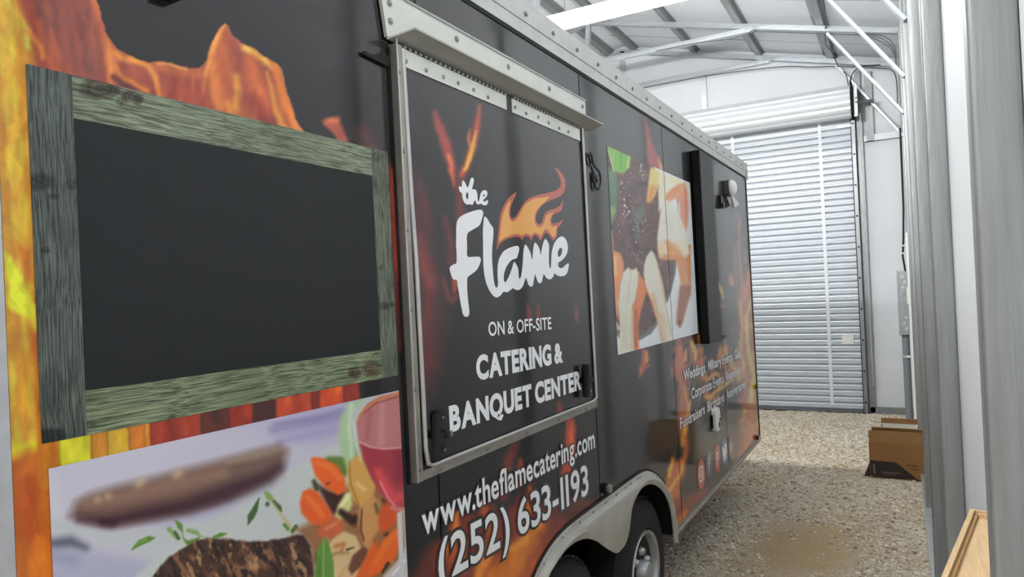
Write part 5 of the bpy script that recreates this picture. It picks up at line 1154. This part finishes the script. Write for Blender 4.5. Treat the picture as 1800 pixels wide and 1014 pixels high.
# ------------------------------------------------------------------ fender and wheels
outer = [(1.80, .332), (1.815, .471), (1.856, .555), (1.915, .627), (2.034, .712), (2.14, .755), (2.25, .774), (2.38, .779), (2.6, .779), (2.8, .779), (2.975, .778), (3.127, .772), (3.22, .751), (3.326, .705), (3.444, .627), (3.503, .555), (3.544, .471), (3.559, .332)]
lower = [(1.875, .332), (1.89, .47), (1.935, .56), (1.995, .63), (2.07, .685), (2.13, .708), (2.205, .727), (2.285, .730), (2.37, .718), (2.44, .694), (2.51, .660), (2.575, .618), (2.68, .560), (2.74, .552), (2.80, .562), (2.85, .604), (2.885, .668), (2.935, .702), (3.015, .727), (3.10, .727), (3.21, .701), (3.32, .648), (3.40, .583), (3.455, .50), (3.485, .332)]
def resample(L, n):
    d = [0]
    for a, b_ in zip(L[:-1], L[1:]): d.append(d[-1] + math.hypot(b_[0] - a[0], b_[1] - a[1]))
    return [(float(np.interp(t, d, [p[0] for p in L])), float(np.interp(t, d, [p[1] for p in L]))) for t in np.linspace(0, d[-1], n)]
def catmull(L, k=5):
    out = []
    for i in range(len(L) - 1):
        p0, p1, p2, p3 = [np.array(L[j]) for j in (max(i - 1, 0), i, i + 1, min(i + 2, len(L) - 1))]
        for t in np.arange(k) / k: out.append(tuple(.5 * (2 * p1 + (p2 - p0) * t + (2 * p0 - 5 * p1 + 4 * p2 - p3) * t * t + (3 * p1 - p0 - 3 * p2 + p3) * t ** 3)))
    return out + [L[-1]]
lowc = catmull(lower); outc = catmull(outer)
# match each lower point to an outer one so that the columns never cross
NO = len(lowc); dl = np.linspace(0, 1, NO); lo_y = np.array([p[0] for p in lowc])
oy = np.array([p[0] for p in outc]); oz = np.array([p[1] for p in outc])
do = np.concatenate([[0], np.cumsum(np.hypot(np.diff(oy), np.diff(oz)))]); cs = []
last = 0
for i, (y, z) in enumerate(lowc):
    if i == 0: t = 0
    elif i == NO - 1: t = do[-1]
    else:
        c = np.array([2.25, .36]) if y < 2.33 else (np.array([3.12, .36]) if y > 3.06 else None)
        if c is None: t = do[np.argmin(np.abs(oy - y) + (oz < .7) * 9)]
        else:
            a = math.atan2(z - c[1], y - c[0]); k = np.argmin(np.abs(np.arctan2(oz - c[1], oy - c[0]) - a) + 9 * (abs(oy - c[0]) > .5)); t = do[k]
    last = max(last, t); cs.append(last)
opt = [(float(np.interp(t, do, oy)), float(np.interp(t, do, oz))) for t in cs]
rows = []
for (ay, az), (ly, lz) in zip(opt, lowc):
    dy, dz = ly - ay, lz - az; L_ = math.hypot(dy, dz) + 1e-6; ny, nz = dy / L_, dz / L_; g = min(1, L_ / .07)
    rows.append([(.001, ay - ny * .012, az - nz * .012), (.006, ay - ny * .008, az - nz * .008), (.010, ay + ny * .010 * g, az + nz * .010 * g), (.030, ay + ny * .022 * g, az + nz * .022 * g), (.036, ay + ny * .038 * g, az + nz * .038 * g), (.028, ly - ny * .004, lz - nz * .004), (.026, ly, lz), (.020, ly, lz)])
b = MB(); v = [p for r in rows for p in r]; n = len(rows[0]); f = [(i * n + j, i * n + j + 1, (i + 1) * n + j + 1, (i + 1) * n + j) for i in range(len(rows) - 1) for j in range(n - 1)]
b.add(v, f); fend = tp('fender', b, FENDER, smooth=True)
b = MB(); b.tube([(.002, y - 0, z + .014) for y, z in outc], .006, 6); b.build('black_sealant', BLACKR, fend)
for i in range(4, len(opt) - 4, 9):
    q = MB(); q.lathe([(0, .006), (.004, .005)], (.008, opt[i][0], opt[i][1] - .006), 'x', 8); q.build('fender_screw', CHROME, fend)
TR_, RR = .338, .185
def wheel(y, z):
    b = MB(); X1 = -.012; wd = .205
    pr = [(X1 - .035, RR + .004), (X1 - .004, RR + .012), (X1, RR + .05), (X1 - .006, TR_ - .05), (X1 - .02, TR_ - .022), (X1 - .032, TR_ - .008), (X1 - .05, TR_), (X1 - wd + .05, TR_), (X1 - wd + .02, TR_ - .02), (X1 - wd, TR_ - .06), (X1 - wd + .01, RR + .004)]
    b.lathe(pr, (0, y, z), 'x', 56); ty = tp('tyre', b, BLACKR, smooth=True)
    # tread blocks
    b = MB()
    for k in range(60):
        a = 2 * math.pi * k / 60
        for xo, w_ in ((-.062, .03), (-.105, .034), (-.150, .034)):
            M3 = Matrix.Rotation(a, 3, 'X'); c = Vector((0, y, z)); bx = MB(); bx.box(xo - w_ / 2, xo + w_ / 2, -.013, .013, TR_ - .004, TR_ + .005)
            b.add([tuple(M3 @ Vector(p) + c) for p in bx.v], bx.f)
    tb = b.build('tread', BLACKR, ty)
    b = MB(); pr = [(X1 - .16, RR - .01), (X1 - .005, RR + .006), (X1 + .002, RR + .002), (X1 - .004, RR - .012), (X1 - .03, RR - .022), (X1 - .075, RR - .03), (X1 - .082, RR - .07), (X1 - .070, .085), (X1 - .055, .075), (X1 - .05, .045)]
    b.lathe(pr, (0, y, z), 'x', 48); rm = b.build('rim', RIM, ty, smooth=True)
    b = MB(); b.lathe([(X1 - .055, .056), (X1 + .004, .053), (X1 + .014, .046), (X1 + .016, .038)], (0, y, z), 'x', 24); b.build('hub_cap', RIM, ty, smooth=True)
    for k in range(6):
        a = 2 * math.pi * k / 6 + .3; b = MB(); b.lathe([(X1 - .06, .021), (X1 - .022, .019), (X1 - .012, .012)], (0, y + .090 * math.cos(a), z + .090 * math.sin(a)), 'x', 12); b.build('lug_nut', RIM, ty, smooth=True)
    for k in range(8):
        a = 2 * math.pi * (k + .5) / 8; b = MB(); b.lathe([(X1 - .083, .014), (X1 - .0765, .013)], (0, y + .128 * math.cos(a), z + .128 * math.sin(a)), 'x', 10); b.build('rim_slot', DARK, ty)
    return ty
wheel(2.29, .315); wheel(3.15, .305)
b = MB(); b.tube([(-1.9, 2.29, .315), (-.2, 2.29, .315)], .035); tp('axle', b, DARK); b = MB(); b.tube([(-1.9, 3.15, .305), (-.2, 3.15, .305)], .035); tp('axle', b, DARK)
for y, z in ((2.29, .315), (3.15, .305)):
    b = MB(); b.lathe([(0, .12), (-.2, .12), (-.21, RR), (-.205, TR_), (0, TR_)], (-1.98, y, z), 'x', 32); tp('tyre', b, BLACKR)

# ------------------------------------------------------------------ fittings on the side
# tall black box
ybx, zb1 = S(1213, 265); yq = S(1229, 262)[0]; pro = DIST * (1 - ybx / yq); zb0 = S(1228, 606)[1]; yb1 = S(1250, 262, pro)[0]; 
BG = mat('gloss_black_box', (8, 8, 9), .35, 0, .2, 30, .1, 300, spec=.22)
b = MB(); b.box(.0015, pro, ybx, yb1, zb0, zb1); bx = tp('black_side_box', b, BG)
mod = bx.modifiers.new('bevel', 'BEVEL'); mod.width = .006; mod.segments = 2
b = MB(); b.box(.002, pro * .85, yb1 + .001, yb1 + .05, zb1 - .10, zb1 - .004); b.build('end_bracket', mat('box_bracket', (96, 97, 98), .4, .4), bx)
b = MB(); b.box(.002, pro * .95, yb1 + .001, yb1 + .16, zb0, zb0 + .018); b.build('bottom_ledge', BG, bx)
# porch light
y, z = S(1281, 331, .02)
b = MB(); b.box(.002, .035, y - .075, y + .01, z - .055, z + .05); lt = tp('porch_light_base', b, mat('lamp_grey', (74, 76, 78), .5))
b = MB(); b.lathe([(.0, .058), (.014, .057), (.03, .045), (.04, .026), (.042, .006)], (.035, y, z + .002), 'x', 24); b.build('lamp_lens', WHITE, lt, smooth=True)
b = MB(); b.box(.002, .045, y - .12, y + .09, z - .066, z - .056); b.build('lamp_tray', BLACKP, lt)
CLR = mat('clear_plastic', (196, 200, 196), .2, spec=.6)
y2, z2 = S(1288, 350, .04); b = MB()
b.add([(.01, y2 - .10, z2 + .035), (.01, y2 + .15, z2 - .01), (.02, y2 + .17, z2 - .03), (.02, y2 + .02, z2 - .06), (.045, y2 - .06, z2 + .035), (.05, y2 + .16, z2 - .01), (.05, y2 + .17, z2 - .03), (.045, y2 + .02, z2 - .06)], [(0, 1, 2, 3), (7, 6, 5, 4), (0, 4, 5, 1), (1, 5, 6, 2), (2, 6, 7, 3), (3, 7, 4, 0)]); b.build('lamp_cover', CLR, lt)
y3, z3 = S(1268, 355, .015); b = MB(); b.box(.002, .02, y3 - .025, y3 + .02, z3 - .045, z3 + .045); b.box(.02, .03, y3 - .012, y3 + .02, z3 - .04, z3 - .01); b.build('lamp_switch', BLACKP, lt)
# white inlet hatch
y, z = S(1260, 737, .02); hh = capm((1260, 758), (1260, 716), .01) / 2
b = MB(); b.plate([[(y + (u - y) * .82, z + (w_ - z) * 1) for u, w_ in rsq(y, z, hh, .035)]], .002, .030); ih = tp('power_inlet_cover', b, WHITE)
mod = ih.modifiers.new('bevel', 'BEVEL'); mod.width = .006; mod.segments = 2; mod.limit_method = 'ANGLE'
b = MB(); b.box(.030, .034, y + .01, y + .035, z - hh * .72, z - hh * .25); b.box(.030, .04, y + .03, y + .05, z - hh * .1, z + hh * .0); b.build('inlet_slot', BLACKP, ih)
b = MB(); b.box(.002, .012, y - hh * .82 - .007, y - hh * .82 - .001, z - hh * .6, z + hh * .5); b.build('inlet_hinge', BLACKP, ih)
# marker lights
y, z = S(1069, 858, .012); b = MB(); b.lathe([(0, .022), (.010, .022), (.013, .019)], (.001, y - .004, z), 'x', 20); mk = tp('marker_light', b, BLACKR)
b = MB(); b.plate([rsq(y, z, .016, .008)], .013, .024); o = b.build('marker_lens', mat('grey_lens', (150, 150, 146), .15, .3), mk)
for px, py, c in ((1328, 679, (206, 190, 40)), (1331, 768, (150, 40, 24))):
    y, z = S(px, py, .01); b = MB(); b.box(.002, .01, y - .035, y + .01, z - .016, z + .016); mk = tp('marker_light', b, mat('mark_%d' % c[0], c, .3))
    b = MB(); b.box(.004, .022, y - .012, y + .012, z - .02, z + .012); b.build('marker_bracket', BLACKP, mk)
y, z = S(310, -6, .03); b = MB(); b.box(.002, .03, y - .014, y + .014, z, z + .03); tp('marker_light', b, BLACKP)
# wire hook
W_ = [(244, 300), (250, 330), (246, 380), (255, 440), (272, 480), (290, 470), (296, 430), (285, 400), (272, 360), (285, 320), (303, 300), (325, 330), (340, 400), (360, 480), (400, 545), (430, 610), (438, 680), (425, 750), (402, 800), (385, 800), (365, 740), (350, 650), (352, 570), (365, 620), (390, 690)]
P3 = []
for x, y in catmull(W_, 3):
    a, c = S(1000 + x * .1282, 230 + y * .1282, .012); P3.append((.010 + .004 * math.sin(x * .05), a, c))
b = MB(); b.tube(P3, .0042, 6); tp('wire_hook', b, mat('dark_wire', (52, 54, 58), .35, .6), smooth=True)
b = MB(); y, z = S(1034, 562, .012); b.box(.001, .01, y + .005, y + .02, z - .05, z + .05); tp('hatch_catch', b, BLACKP)
